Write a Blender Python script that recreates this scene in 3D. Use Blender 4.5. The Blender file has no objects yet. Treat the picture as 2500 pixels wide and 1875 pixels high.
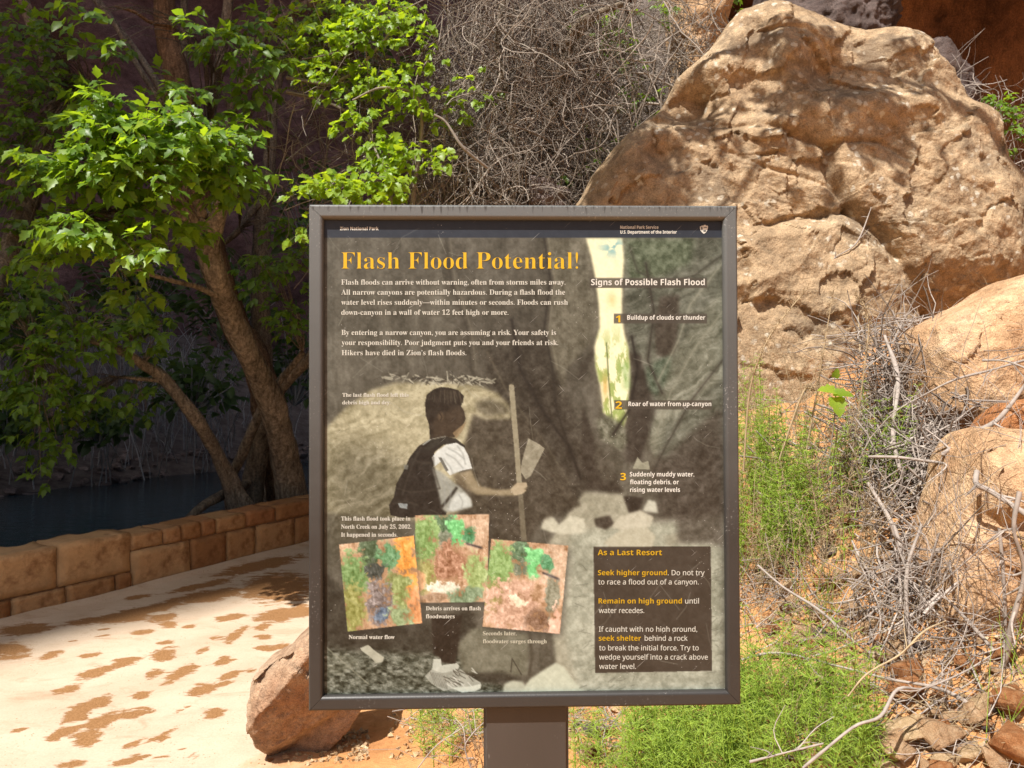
import bpy, bmesh, math, random
import numpy as np
from mathutils import Vector, Matrix, Quaternion
R = math.radians
rng = np.random.default_rng(11)
random.seed(11)
sc = bpy.context.scene
col = sc.collection

# ------------------------------------------------------------------ camera, sky, sun, exposure
CAMZ = 1.55
F = 1853.0                                   # focal length in photograph pixels (2500 wide)
cam = bpy.data.cameras.new('camera')
cam.sensor_width = 36.0
cam.lens = F / 2500.0 * 36.0
cam.clip_start = 0.05
cam.clip_end = 2000
cam.dof.use_dof = True
cam.dof.focus_distance = 0.97
cam.dof.aperture_fstop = 28.0
camo = bpy.data.objects.new('camera', cam)
camo.location = (0, 0, CAMZ)
camo.rotation_euler = (R(90), 0, 0)
col.objects.link(camo)
sc.camera = camo

SUN_AZ, SUN_EL = 38.0, 57.0                  # sun stands behind the viewer's left shoulder
sdir = Vector((-math.sin(R(SUN_AZ)) * math.cos(R(SUN_EL)), -math.cos(R(SUN_AZ)) * math.cos(R(SUN_EL)), math.sin(R(SUN_EL))))
w = bpy.data.worlds.new('World')
sc.world = w
w.use_nodes = True
nt = w.node_tree
sky = nt.nodes.new('ShaderNodeTexSky')
sky.sky_type = 'NISHITA'
sky.sun_disc = False
sky.air_density = 0.8
sky.dust_density = 4.0
sky.ozone_density = 0.4
sky.sun_elevation = R(SUN_EL)
sky.sun_rotation = R(180 + SUN_AZ)
nt.links.new(sky.outputs[0], nt.nodes['Background'].inputs[0])
nt.nodes['Background'].inputs[1].default_value = 0.068
sl = bpy.data.lights.new('sun', 'SUN')
sl.energy = 5.0
sl.angle = R(0.53)
sl.color = (1.0, 0.96, 0.90)
so = bpy.data.objects.new('sun', sl)
so.rotation_euler = sdir.to_track_quat('Z', 'Y').to_euler()
so.location = (0, 0, 30)
col.objects.link(so)
sc.view_settings.view_transform = 'Standard'
sc.view_settings.look = 'None'
sc.view_settings.exposure = 0.62
sc.view_settings.gamma = 1.0
sc.cycles.max_bounces = 6
sc.cycles.diffuse_bounces = 3
sc.cycles.glossy_bounces = 2
sc.cycles.transmission_bounces = 3
sc.cycles.transparent_max_bounces = 4
sc.cycles.caustics_reflective = False
sc.cycles.caustics_refractive = False
sc.cycles.sample_clamp_indirect = 4.0
sc.cycles.use_denoising = True


# ------------------------------------------------------------------ helpers
def at(px, py, d):
    """photograph pixel + distance along the view axis -> point"""
    return np.array([(px - 1250.0) / F * d, d, CAMZ - (py - 937.5) / F * d])


def sstep(a, b, x):
    t = np.clip((x - a) / (b - a), 0, 1)
    return t * t * (3 - 2 * t)


def _hash(ix, iy, iz, seed):
    h = (ix.astype(np.int64) * 374761393 + iy.astype(np.int64) * 668265263 + iz.astype(np.int64) * 2147483647 + seed * 974711) & 0xffffffff
    h = ((h ^ (h >> 13)) * 1274126177) & 0xffffffff
    h = ((h ^ (h >> 16)) * 2246822519) & 0xffffffff
    return ((h ^ (h >> 15)) & 0xffff) / 65535.0


def vnoise(x, y, z, seed=0):
    x, y, z = np.broadcast_arrays(np.asarray(x, float), np.asarray(y, float), np.asarray(z, float))
    ix, iy, iz = np.floor(x), np.floor(y), np.floor(z)
    fx, fy, fz = x - ix, y - iy, z - iz
    u, v, ww = [f * f * f * (f * (f * 6 - 15) + 10) for f in (fx, fy, fz)]
    r = 0
    for dx in (0, 1):
        for dy in (0, 1):
            for dz in (0, 1):
                r = r + _hash(ix + dx, iy + dy, iz + dz, seed) * (u if dx else 1 - u) * (v if dy else 1 - v) * (ww if dz else 1 - ww)
    return r * 2 - 1


def fbm(x, y, z, seed=0, oct=4, gain=0.5):
    r, a, f = 0, 1.0, 1.0
    for o in range(oct):
        r = r + a * vnoise(np.asarray(x) * f + o * 17.3, np.asarray(y) * f + o * 5.1, np.asarray(z) * f - o * 9.7, seed + o)
        a *= gain
        f *= 2.03
    return r


def nrm(v):
    v = np.asarray(v, float)
    return v / np.maximum(np.linalg.norm(v, axis=-1, keepdims=True), 1e-9)


class MB:
    """collects vertex and face arrays; faces of 3 or 4 corners"""
    def __init__(self):
        self.v, self.f, self.n = [], [], 0

    def add(self, V, Fc):
        V = np.asarray(V, float).reshape(-1, 3)
        for fa in (Fc if isinstance(Fc, list) and len(Fc) and isinstance(Fc[0], np.ndarray) else [np.asarray(Fc)]):
            if len(fa):
                self.f.append(fa + self.n)
        self.v.append(V)
        self.n += len(V)
        return self

    def build(self, name, m, parent=None, smooth=True, **tags):
        V = np.concatenate(self.v)
        return mesh(name, V, self.f, m, parent, smooth, **tags)


def mesh_data(name, V, Fl, m, smooth=True):
    if isinstance(Fl, np.ndarray):
        Fl = [Fl]
    me = bpy.data.meshes.new(name)
    V = np.asarray(V, float)
    me.vertices.add(len(V))
    me.vertices.foreach_set('co', V.ravel())
    loops = np.concatenate([f.ravel() for f in Fl]).astype(np.int32)
    sizes = np.concatenate([np.full(len(f), f.shape[1], np.int32) for f in Fl])
    starts = np.concatenate([[0], np.cumsum(sizes)[:-1]]).astype(np.int32)
    me.loops.add(len(loops))
    me.loops.foreach_set('vertex_index', loops)
    me.polygons.add(len(sizes))
    me.polygons.foreach_set('loop_start', starts)
    me.polygons.foreach_set('loop_total', sizes)
    me.update(calc_edges=True)
    me.validate()
    me.polygons.foreach_set('use_smooth', np.full(len(me.polygons), smooth, bool))
    if m:
        me.materials.append(m)
    return me


def tag(o, label=None, cat=None, group=None, kind=None):
    if label:
        o['label'] = label
    if cat:
        o['category'] = cat
    if group:
        o['group'] = group
    if kind:
        o['kind'] = kind
    return o


def link(name, me, parent=None, **t):
    o = bpy.data.objects.new(name, me)
    col.objects.link(o)
    if parent is not None:
        o.parent = parent
    return tag(o, **t)


def mesh(name, V, Fl, m, parent=None, smooth=True, **t):
    return link(name, mesh_data(name, V, Fl, m, smooth), parent, **t)


def empty(name, loc=(0, 0, 0), **t):
    o = bpy.data.objects.new(name, None)
    o.empty_display_size = 0.1
    o.location = loc
    col.objects.link(o)
    return tag(o, **t)


def local(V, root):
    """world points -> coordinates under an unrotated empty"""
    return np.asarray(V, float) - np.array(root.location)


def tubes(P, Rad, sides=4):
    """many tubes at once: P (N,K,3), Rad (N,K)"""
    P = np.asarray(P, float)
    Rad = np.asarray(Rad, float)
    N, K, _ = P.shape
    T = np.empty_like(P)
    T[:, 1:-1] = P[:, 2:] - P[:, :-2]
    T[:, 0] = P[:, 1] - P[:, 0]
    T[:, -1] = P[:, -1] - P[:, -2]
    T = nrm(T)
    ref = nrm(rng.normal(size=(N, 1, 3)) * 0.3 + np.array([0.31, 0.52, 0.12]))
    A = nrm(np.cross(T, np.broadcast_to(ref, T.shape)))
    B = np.cross(T, A)
    th = np.linspace(0, 2 * np.pi, sides, endpoint=False)
    V = P[:, :, None] + Rad[:, :, None, None] * (A[:, :, None] * np.cos(th)[:, None] + B[:, :, None] * np.sin(th)[:, None])
    idx = np.arange(N * K * sides).reshape(N, K, sides)
    a = idx[:, :-1]
    b = idx[:, 1:]
    Q = np.stack([a, np.roll(a, -1, 2), np.roll(b, -1, 2), b], -1).reshape(-1, 4)
    return V.reshape(-1, 3), Q


def spline(pts, n):
    """Catmull-Rom through pts (any dimension)"""
    p = np.asarray(pts, float)
    q = np.vstack([2 * p[0] - p[1], p, 2 * p[-1] - p[-2]])
    t = np.linspace(0, len(p) - 1 - 1e-6, n)
    i = t.astype(int)
    f = (t - i)[:, None]
    p0, p1, p2, p3 = q[i], q[i + 1], q[i + 2], q[i + 3]
    return 0.5 * (2 * p1 + (p2 - p0) * f + (2 * p0 - 5 * p1 + 4 * p2 - p3) * f ** 2 + (3 * p1 - p0 - 3 * p2 + p3) * f ** 3)


def limb(pts, n=30, sides=12, rough=0.1, seed=0):
    """pts: rows x,y,z,r -> knobbly tapered limb"""
    s = spline(pts, n)
    V, Q = tubes(s[None, :, :3], s[None, :, 3], sides)
    c = np.repeat(s[:, :3], sides, 0)
    d = V - c
    k = fbm(V[:, 0] * 9, V[:, 1] * 9, V[:, 2] * 4, seed, 3)
    return c + d * (1 + rough * k)[:, None], Q


# ------------------------------------------------------------------ materials
class NT:
    def __init__(self, name):
        self.m = bpy.data.materials.new(name)
        self.m.use_nodes = True
        self.t = self.m.node_tree
        self.p = self.t.nodes['Principled BSDF']
        self.out = self.t.nodes['Material Output']
        self.tc = self.t.nodes.new('ShaderNodeTexCoord')
        self.co = self.tc.outputs['Object']

    def n(self, typ, **kw):
        o = self.t.nodes.new('ShaderNode' + typ)
        for k, v in kw.items():
            if k.startswith('i_'):
                key = k[2:]
                key = int(key) if key.isdigit() else key.replace('_', ' ')
                self.put(o.inputs[key], v)
            else:
                setattr(o, k, v)
        return o

    def put(self, sock, v):
        if isinstance(v, bpy.types.NodeSocket):
            self.t.links.new(v, sock)
        elif isinstance(v, bpy.types.Node):
            self.t.links.new(v.outputs[0], sock)
        else:
            if sock.type == 'RGBA' and len(v) == 3:
                v = (*v, 1)
            sock.default_value = v

    def mapc(self, scale=(1, 1, 1), rot=(0, 0, 0), co=None):
        m = self.n('Mapping')
        self.put(m.inputs['Vector'], co or self.co)
        m.inputs['Scale'].default_value = scale
        m.inputs['Rotation'].default_value = rot
        return m.outputs[0]

    def noise(self, scale, detail=4, rough=0.55, co=None, dist=0.0):
        return self.n('TexNoise', i_Vector=co or self.co, i_Scale=scale, i_Detail=detail, i_Roughness=rough, i_Distortion=dist).outputs[0]

    def ramp(self, fac, stops, interp='LINEAR'):
        r = self.n('ValToRGB')
        r.color_ramp.interpolation = interp
        e = r.color_ramp.elements
        while len(e) < len(stops):
            e.new(0.5)
        for el, (pos, c) in zip(e, stops):
            el.position = pos
            el.color = (*c, 1) if hasattr(c, '__len__') else (c, c, c, 1)
        self.put(r.inputs[0], fac)
        return r.outputs[0]

    def mix(self, fac, a, b, mode='MIX'):
        o = self.n('MixRGB', blend_type=mode)
        self.put(o.inputs[0], fac)
        self.put(o.inputs[1], a)
        self.put(o.inputs[2], b)
        return o.outputs[0]

    def math(self, op, a, b=0.0):
        o = self.n('Math', operation=op)
        self.put(o.inputs[0], a)
        self.put(o.inputs[1], b)
        return o.outputs[0]

    def bump(self, h, strength=0.5, dist=0.02, normal=None):
        b = self.n('Bump', i_Height=h, i_Strength=strength, i_Distance=dist)
        if normal:
            self.put(b.inputs['Normal'], normal)
        return b.outputs[0]

    def fin(self, colr, rough=0.8, normal=None, spec=0.3):
        self.put(self.p.inputs['Base Color'], colr)
        self.put(self.p.inputs['Roughness'], rough)
        self.p.inputs['Specular IOR Level'].default_value = spec
        if normal is not None:
            self.put(self.p.inputs['Normal'], normal)
        return self.m


def rock_mat(name, dark, mid, light, scale=1.0, lichen=0.0, streak=0.0, bump=0.6, grain=(1, 1, 1)):
    k = NT(name)
    co = k.mapc(grain)
    big = k.noise(1.3 * scale, 6, 0.6, co)
    c = k.ramp(big, [(0.32, dark), (0.5, mid), (0.68, light)])
    med = k.noise(9 * scale, 7, 0.7, co)
    c = k.mix(0.75, c, k.ramp(med, [(0.34, 0.26), (0.5, 0.5), (0.68, 0.72)]), 'OVERLAY')
    fine = k.noise(90 * scale, 3, 0.6)
    c = k.mix(0.55, c, k.ramp(fine, [(0.35, 0.25), (0.65, 0.75)]), 'OVERLAY')
    pit = k.n('TexVoronoi', i_Vector=co, i_Scale=38 * scale).outputs['Distance']
    if lichen:
        v = k.n('TexVoronoi', i_Vector=k.mix(0.06, k.co, k.n('TexNoise', i_Vector=k.co, i_Scale=14.0).outputs[1]), i_Scale=15.0)
        gate = k.ramp(k.noise(2.2, 4, 0.7), [(0.47, 0.0), (0.56, 1.0)])
        spot = k.math('MULTIPLY', k.ramp(k.math('ADD', v.outputs['Distance'], k.math('MULTIPLY', k.noise(75, 4, 0.7), 0.4)), [(0.42, 1.0), (0.50, 0.0)]), gate)
        lich = k.math('MULTIPLY', spot, lichen)
        dk = k.ramp(k.noise(1.9, 8, 0.76), [(0.5, 0.0), (0.62, 0.8)])
        c = k.mix(dk, c, (0.16, 0.115, 0.075))
        c = k.mix(k.math('MULTIPLY', lich, 0.75), c, (0.62, 0.57, 0.46))
    h = k.math('ADD', k.math('MULTIPLY', med, 1.0), k.math('ADD', k.math('MULTIPLY', fine, 0.22), k.math('MULTIPLY', pit, 0.25)))
    return k.fin(c, 0.88, k.bump(h, bump, 0.024 if lichen else 0.03), 0.2)


def bark_mat(name, dark, light, sx=1.0):
    k = NT(name)
    co = k.mapc((16 * sx, 16 * sx, 3.0 * sx))
    a = k.noise(1.6, 6, 0.65, co, 0.6)
    b = k.noise(3.2, 4, 0.6)
    c = k.ramp(a, [(0.33, dark), (0.62, light)])
    c = k.mix(0.6, c, k.ramp(b, [(0.3, 0.25), (0.7, 0.75)]), 'OVERLAY')
    f_ = k.noise(38 * sx, 5, 0.7)
    c = k.mix(0.7, c, k.ramp(f_, [(0.36, 0.22), (0.64, 0.78)]), 'OVERLAY')
    return k.fin(c, 0.9, k.bump(k.math('ADD', a, k.math('MULTIPLY', f_, 0.6)), 1.0, 0.03), 0.15)


def twig_mat(name, dark, light):
    k = NT(name)
    g = k.n('NewGeometry')
    rnd = g.outputs['Random Per Island']
    c = k.ramp(rnd, [(0.0, dark), (1.0, light)])
    c = k.mix(0.5, c, k.ramp(k.noise(30, 3), [(0.3, 0.3), (0.7, 0.7)]), 'OVERLAY')
    return k.fin(c, 0.85, None, 0.2)


def leaf_mat(name, dark, light, trans, obj_random=False, tfac=0.45):
    k = NT(name)
    if obj_random:
        rnd = k.n('ObjectInfo').outputs['Random']
    else:
        rnd = k.n('NewGeometry').outputs['Random Per Island']
    c = k.ramp(rnd, [(0.0, dark), (1.0, light)])
    c = k.mix(0.35, c, k.ramp(k.noise(35, 3), [(0.3, 0.35), (0.7, 0.65)]), 'OVERLAY')
    k.put(k.p.inputs['Base Color'], c)
    k.p.inputs['Roughness'].default_value = 0.42
    k.p.inputs['Specular IOR Level'].default_value = 0.45
    t = k.n('BsdfTranslucent')
    k.put(t.inputs[0], k.mix(1.0, k.ramp(rnd, [(0.0, 0.75), (1.0, 1.15)]), trans, 'MULTIPLY'))
    ms = k.n('MixShader')
    ms.inputs[0].default_value = tfac
    k.put(ms.inputs[1], k.p.outputs[0])
    k.put(ms.inputs[2], t.outputs[0])
    k.put(k.out.inputs['Surface'], ms.outputs[0])
    return k.m


M = {}
M['boulder'] = rock_mat('boulder_sandstone', (0.24, 0.165, 0.098), (0.39, 0.275, 0.165), (0.51, 0.385, 0.245), 1.5, lichen=0.95, bump=0.65)
M['slab'] = rock_mat('slab_sandstone', (0.38, 0.215, 0.11), (0.52, 0.33, 0.185), (0.60, 0.425, 0.265), 2.2, bump=0.7)
M['orange_rock'] = rock_mat('orange_sandstone', (0.30, 0.12, 0.045), (0.42, 0.18, 0.07), (0.50, 0.27, 0.13), 3.0, bump=0.7)
M['left_rock'] = rock_mat('path_side_rock', (0.28, 0.155, 0.09), (0.38, 0.25, 0.16), (0.47, 0.34, 0.235), 3.0, bump=0.6)
M['pale_rock'] = rock_mat('pale_fragment', (0.40, 0.27, 0.15), (0.52, 0.36, 0.2), (0.62, 0.46, 0.3), 4.0, bump=0.6)
M['dark_rock'] = rock_mat('dark_varnished_rock', (0.06, 0.042, 0.038), (0.11, 0.08, 0.07), (0.18, 0.135, 0.12), 2.0, bump=0.9)
M['grey_rock'] = rock_mat('grey_rock', (0.13, 0.10, 0.09), (0.22, 0.17, 0.15), (0.33, 0.26, 0.23), 2.0, bump=0.9)
M['purple_cliff'] = rock_mat('purple_cliff', (0.12, 0.068, 0.064), (0.19, 0.11, 0.10), (0.28, 0.165, 0.145), 0.35, bump=1.0, grain=(1, 1, 2.2))
M['orange_cliff'] = rock_mat('orange_cliff', (0.08, 0.032, 0.013), (0.15, 0.062, 0.025), (0.26, 0.115, 0.045), 0.6, bump=1.0, grain=(1.5, 1.5, 0.5))
M['bark'] = bark_mat('box_elder_bark', (0.10, 0.078, 0.055), (0.29, 0.235, 0.17))
M['bark_grey'] = bark_mat('grey_bark', (0.12, 0.095, 0.07), (0.30, 0.25, 0.19), 1.4)
M['bark_snag'] = bark_mat('snag_wood', (0.08, 0.045, 0.026), (0.25, 0.16, 0.095), 1.6)
M['twig'] = twig_mat('dead_twig', (0.19, 0.155, 0.13), (0.46, 0.40, 0.35))
M['vine'] = twig_mat('dead_vine', (0.09, 0.07, 0.055), (0.38, 0.325, 0.27))
M['straw'] = twig_mat('dry_straw', (0.30, 0.21, 0.12), (0.50, 0.39, 0.24))
M['pale_stem'] = twig_mat('far_grey_stem', (0.2, 0.19, 0.18), (0.5, 0.48, 0.46))
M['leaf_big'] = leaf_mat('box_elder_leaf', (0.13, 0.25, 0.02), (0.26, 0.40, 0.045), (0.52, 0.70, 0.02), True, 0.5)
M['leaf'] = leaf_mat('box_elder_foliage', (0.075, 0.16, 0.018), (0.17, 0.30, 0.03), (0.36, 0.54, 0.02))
M['leaf_vine'] = leaf_mat('grape_leaf', (0.15, 0.26, 0.02), (0.28, 0.42, 0.035), (0.52, 0.68, 0.02), False, 0.5)
M['leaf_vine_obj'] = leaf_mat('grape_leaf_large', (0.16, 0.27, 0.02), (0.30, 0.44, 0.05), (0.55, 0.70, 0.025), True, 0.5)
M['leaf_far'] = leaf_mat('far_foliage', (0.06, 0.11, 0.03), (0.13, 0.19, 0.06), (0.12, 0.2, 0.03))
M['horsetail'] = leaf_mat('horsetail_green', (0.26, 0.40, 0.04), (0.46, 0.60, 0.10), (0.5, 0.7, 0.06), False, 0.35)

# ------------------------------------------------------------------ terrain
WALL = np.array([(-5.6, 0.9), (-4.45, 3.0), (-3.35, 4.96), (-2.88, 5.72), (-2.3, 6.75), (-1.9, 7.5), (-1.35, 8.6), (-0.75, 9.9)])
WN = np.array([0.86, -0.51])


def wall_x(y):
    return np.interp(y, WALL[:, 1], WALL[:, 0])


def sd_wall(x, y):
    return (x + 3.35) * WN[0] + (y - 4.96) * WN[1]


def path_edge(y):
    return -0.95 + 0.22 * np.clip(y - 3, -3, 6)


def tz(x, y, detail=True):
    x = np.asarray(x, float)
    y = np.asarray(y, float)
    pl = 0.503 * x + 0.418 * y - 1.335
    k = 0.16
    hill = k * np.log1p(np.exp(np.clip(pl / k, -40, 40)))
    hc = 1.40 + 0.42 * sstep(1.75, 2.3, x)
    hill = hc - 0.12 * np.log1p(np.exp(np.clip((hc - hill) / 0.12, -40, 40)))
    hill = np.maximum(hill, 0)
    e = path_edge(y)
    wgt = sstep(e, e + 0.9, x)
    steep = sstep(6.4, 8.8, y) * 5.0 * sstep(-0.5 + 0.25 * (y - 6), 0.9 + 0.3 * (y - 6), x) * sstep(2.9, 2.0, x)
    hill = hill + (np.minimum(hill, 2.3) - hill) * sstep(5.5, 7.0, y)
    z = hill * wgt + steep
    s = -sd_wall(x, y)
    z = z - 1.6 * sstep(0.5, 2.6, s) * (1 - sstep(11.2, 14.0, s)) - 0.5 * sstep(11.2, 14.0, s) + np.clip(s - 14.0, 0, 40) * 0.42
    if detail:
        z = z + (0.06 * fbm(x * 1.7, y * 1.7, 0, 3, 4) + 0.022 * fbm(x * 11, y * 11, 0.5, 4, 3)) * np.clip(wgt, 0.04, 1) * sstep(-0.2, 0.35, x - e + 0.3)
        z = z + 0.18 * fbm(x * 0.9, y * 0.9, 2, 5, 4) * sstep(1.0, 3.0, s)
        z = z + 0.35 * fbm(x * 1.1, y * 1.1, 7, 6, 4) * sstep(6.4, 8.5, y) * sstep(0, 1, x)
    return z


def hit(px, py, dmin=1.5, dmax=12.0):
    """where a view ray through a pixel meets the terrain"""
    px = np.atleast_1d(np.asarray(px, float))
    py = np.atleast_1d(np.asarray(py, float))
    d = np.linspace(dmin, dmax, 420)
    X = (px[:, None] - 1250) / F * d
    Z = CAMZ - (py[:, None] - 937.5) / F * d
    below = Z < tz(X, np.broadcast_to(d, X.shape), False)
    i = np.argmax(below, 1)
    i[~below.any(1)] = len(d) - 1
    dd = d[i]
    x = (px - 1250) / F * dd
    return np.stack([x, dd, tz(x, dd)], 1)


def grid_faces(nx, ny):
    i = np.arange(nx * ny).reshape(ny, nx)
    return np.stack([i[:-1, :-1], i[:-1, 1:], i[1:, 1:], i[1:, :-1]], -1).reshape(-1, 4)


gx = np.concatenate([np.arange(-80, -8, 1.5), np.arange(-8, -1.2, 0.12), np.arange(-1.2, 3.2, 0.028), np.arange(3.2, 8, 0.2), np.arange(8, 46, 2.0)])
gy = np.concatenate([np.arange(-60, 1, 2.5), np.arange(1, 2.2, 0.12), np.arange(2.2, 5.6, 0.028), np.arange(5.6, 12, 0.11), np.arange(12, 70, 1.0)])
GX, GY = np.meshgrid(gx, gy)
k = NT('dirt')
c = k.ramp(k.noise(1.4, 6, 0.6), [(0.3, (0.42, 0.19, 0.075)), (0.5, (0.55, 0.275, 0.11)), (0.7, (0.60, 0.36, 0.18))])
c = k.mix(0.55, c, k.ramp(k.noise(24, 6, 0.7), [(0.3, 0.3), (0.55, 0.52), (0.75, 0.7)]), 'OVERLAY')
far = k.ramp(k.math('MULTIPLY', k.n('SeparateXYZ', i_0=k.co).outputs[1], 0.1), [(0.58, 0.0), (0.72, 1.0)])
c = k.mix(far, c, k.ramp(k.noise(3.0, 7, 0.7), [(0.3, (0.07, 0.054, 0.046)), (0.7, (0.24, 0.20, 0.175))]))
h = k.math('ADD', k.noise(24, 6, 0.7), k.math('MULTIPLY', k.noise(110, 3, 0.6), 0.4))
M['dirt'] = k.fin(c, 0.95, k.bump(h, 0.7, 0.02), 0.1)
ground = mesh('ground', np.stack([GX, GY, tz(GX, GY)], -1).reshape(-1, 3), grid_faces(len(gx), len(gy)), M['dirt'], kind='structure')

# path: pale silt over concrete, with brown damp and worn patches
STAINS = [(60, 860, 110, 55, 0), (265, 885, 75, 22, -15), (480, 885, 70, 14, -8), (500, 985, 110, 30, -14), (660, 930, 120, 22, -18),
          (890, 880, 75, 40, -15), (700, 905, 90, 14, -5), (830, 985, 60, 25, -20), (940, 1005, 80, 30, -32), (1020, 960, 60, 30, -15),
          (895, 815, 50, 15, -5), (910, 720, 60, 18, 0), (880, 680, 80, 25, -10), (1090, 860, 45, 18, -25), (1165, 790, 40, 15, 0),
          (1260, 785, 60, 26, -25), (1300, 750, 50, 18, -25), (1420, 785, 50, 17, 0), (1430, 845, 65, 20, 3), (1510, 838, 55, 20, -8),
          (1200, 915, 50, 24, -20), (1260, 905, 35, 10, -5), (1090, 1070, 85, 36, -12), (1200, 1040, 70, 14, -14), (1250, 990, 70, 20, -20),
          (1360, 965, 40, 14, -15), (430, 1190, 110, 50, -30), (550, 1130, 80, 34, -18), (760, 1105, 50, 25, -20), (370, 1065, 95, 20, -12),
          (560, 1240, 110, 40, -25), (720, 1200, 110, 30, -10), (330, 1310, 90, 38, -22), (450, 1260, 60, 12, -20), (470, 1335, 95, 46, -18),
          (1170, 1195, 75, 30, -15), (980, 1175, 80, 9, -25), (870, 1330, 55, 28, -22), (930, 1290, 60, 10, -20), (710, 1370, 70, 20, -22),
          (380, 1480, 80, 30, -5), (690, 1455, 100, 26, -12), (770, 1430, 30, 22, 0), (890, 1430, 50, 12, -5), (1040, 1430, 40, 20, -15),
          (980, 1385, 25, 14, -20), (1250, 680, 90, 22, -10), (1500, 670, 130, 40, -8), (1420, 730, 50, 18, -12), (1620, 640, 80, 40, -5),
          (600, 690, 260, 26, -5), (780, 640, 250, 26, -12), (880, 630, 60, 18, -5), (1150, 560, 220, 32, -8), (1500, 520, 220, 90, -5),
          (130, 745, 180, 34, -5), (1080, 510, 200, 18, -12), (740, 570, 80, 12, -8), (940, 590, 50, 14, 0), (1400, 400, 260, 30, -12),
          (560, 745, 40, 7, -8), (400, 808, 30, 7, 0), (560, 778, 50, 5, -8), (770, 760, 70, 16, -8), (1020, 730, 40, 12, -5), (100, 1290, 60, 12, -15)]
py_ = np.concatenate([np.arange(-1.0, 2.8, 0.2), np.arange(2.8, 8.0, 0.035), np.arange(8.0, 10.0, 0.2)])
tt = np.linspace(0, 1, 110)
PY, PT = np.meshgrid(py_, tt, indexing='ij')
PX0 = wall_x(PY) + 0.02
PX = PX0 + (path_edge(PY) + 0.55 - PX0) * PT
PZ = 0.014 + 0.012 * fbm(PX * 1.5, PY * 1.5, 1, 8, 3) + 0.02 * sstep(0.12, 0.0, PX - PX0) + 0.0 * PX
sx = 1250 + PX / np.maximum(PY, 0.3) * F
sy = 937.5 + (CAMZ - PZ) / np.maximum(PY, 0.3) * F
zx, zy = sx * 2.212, (sy - 1200) * 2.212
fld = np.full(PX.shape, -1.0)
for (a, b, la, lb, ang) in STAINS:
    ca, sa = math.cos(R(ang)), math.sin(R(ang))
    u = ((zx - a) * ca + (zy - b) * sa) / (la * 1.12)
    v = (-(zx - a) * sa + (zy - b) * ca) / (lb * 1.12)
    fld = np.maximum(fld, 1 - np.sqrt(u * u + v * v))
fld = np.where(PY < 2.9, -0.5, fld)
path = mesh('path', np.stack([PX, PY, PZ], -1).reshape(-1, 3), grid_faces(len(tt), len(py_)), None, kind='structure')
at_ = path.data.attributes.new('damp', 'FLOAT', 'POINT')
at_.data.foreach_set('value', fld.ravel().astype(np.float32))
at_ = path.data.attributes.new('edge', 'FLOAT', 'POINT')
at_.data.foreach_set('value', (PX - path_edge(PY)).ravel().astype(np.float32))
k = NT('silt_path')
dm = k.n('Attribute', attribute_name='damp').outputs['Fac']
st = k.mapc((1, 2.2, 1), (0, 0, R(-38)))
nz = k.math('SUBTRACT', k.noise(7, 7, 0.68, st, 0.5), 0.5)
nz2 = k.math('SUBTRACT', k.noise(40, 4, 0.6, st), 0.5)
v = k.math('ADD', dm, k.math('ADD', k.math('MULTIPLY', nz, 2.0), k.math('MULTIPLY', nz2, 0.7)))
mask = k.ramp(v, [(0.08, 0.0), (0.30, 1.0)])
pale = k.ramp(k.noise(2.0, 6, 0.6), [(0.3, (0.47, 0.355, 0.25)), (0.6, (0.56, 0.445, 0.33))])
pale = k.mix(0.25, pale, k.ramp(k.noise(120, 3), [(0.3, 0.35), (0.7, 0.65)]), 'OVERLAY')
brown = k.ramp(k.noise(130, 3, 0.7), [(0.35, (0.21, 0.10, 0.038)), (0.65, (0.36, 0.195, 0.085))])
gritv = k.n('TexVoronoi', i_Vector=k.co, i_Scale=48.0)
grit = k.math('MULTIPLY', k.ramp(gritv.outputs['Distance'], [(0.13, 1.0), (0.2, 0.0)]), k.ramp(k.noise(6, 4, 0.7), [(0.5, 0.0), (0.6, 0.8)]))
faint = k.ramp(k.noise(3.5, 7, 0.72, st, 0.8), [(0.53, 0.0), (0.68, 0.35)])
c = k.mix(k.math('MAXIMUM', mask, k.math('MAXIMUM', grit, faint)), pale, brown)
ed = k.math('ADD', k.n('Attribute', attribute_name='edge').outputs['Fac'], k.math('MULTIPLY', k.math('SUBTRACT', k.noise(5, 5, 0.65), 0.5), 0.55))
em = k.ramp(k.math('ADD', ed, 0.5), [(0.36, 0.0), (0.60, 1.0)])
c = k.mix(em, c, k.ramp(k.noise(22, 5, 0.7), [(0.3, (0.40, 0.19, 0.075)), (0.7, (0.60, 0.33, 0.15))]))
h = k.math('ADD', k.math('MULTIPLY', k.noise(120, 3, 0.6), 0.35), k.math('SUBTRACT', k.noise(9, 5, 0.6), k.math('MULTIPLY', mask, 0.25)))
path.data.materials.append(k.fin(c, 0.9, k.bump(h, 0.3, 0.012), 0.15))

# river
k = NT('river_water')
nb = k.noise(1.0, 4, 0.6, k.mapc((1.2, 4.0, 1), (0, 0, R(-30))))
k.p.inputs['Base Color'].default_value = (0.02, 0.05, 0.062, 1)
k.p.inputs['Roughness'].default_value = 0.12
k.put(k.p.inputs['Normal'], k.bump(nb, 0.35, 0.08))
wx, wy = np.meshgrid(np.linspace(-60, 8, 40), np.linspace(-30, 45, 40))
mesh('river', np.stack([wx, wy, np.full_like(wx, -0.92)], -1).reshape(-1, 3), grid_faces(40, 40), k.m, kind='structure')


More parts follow.
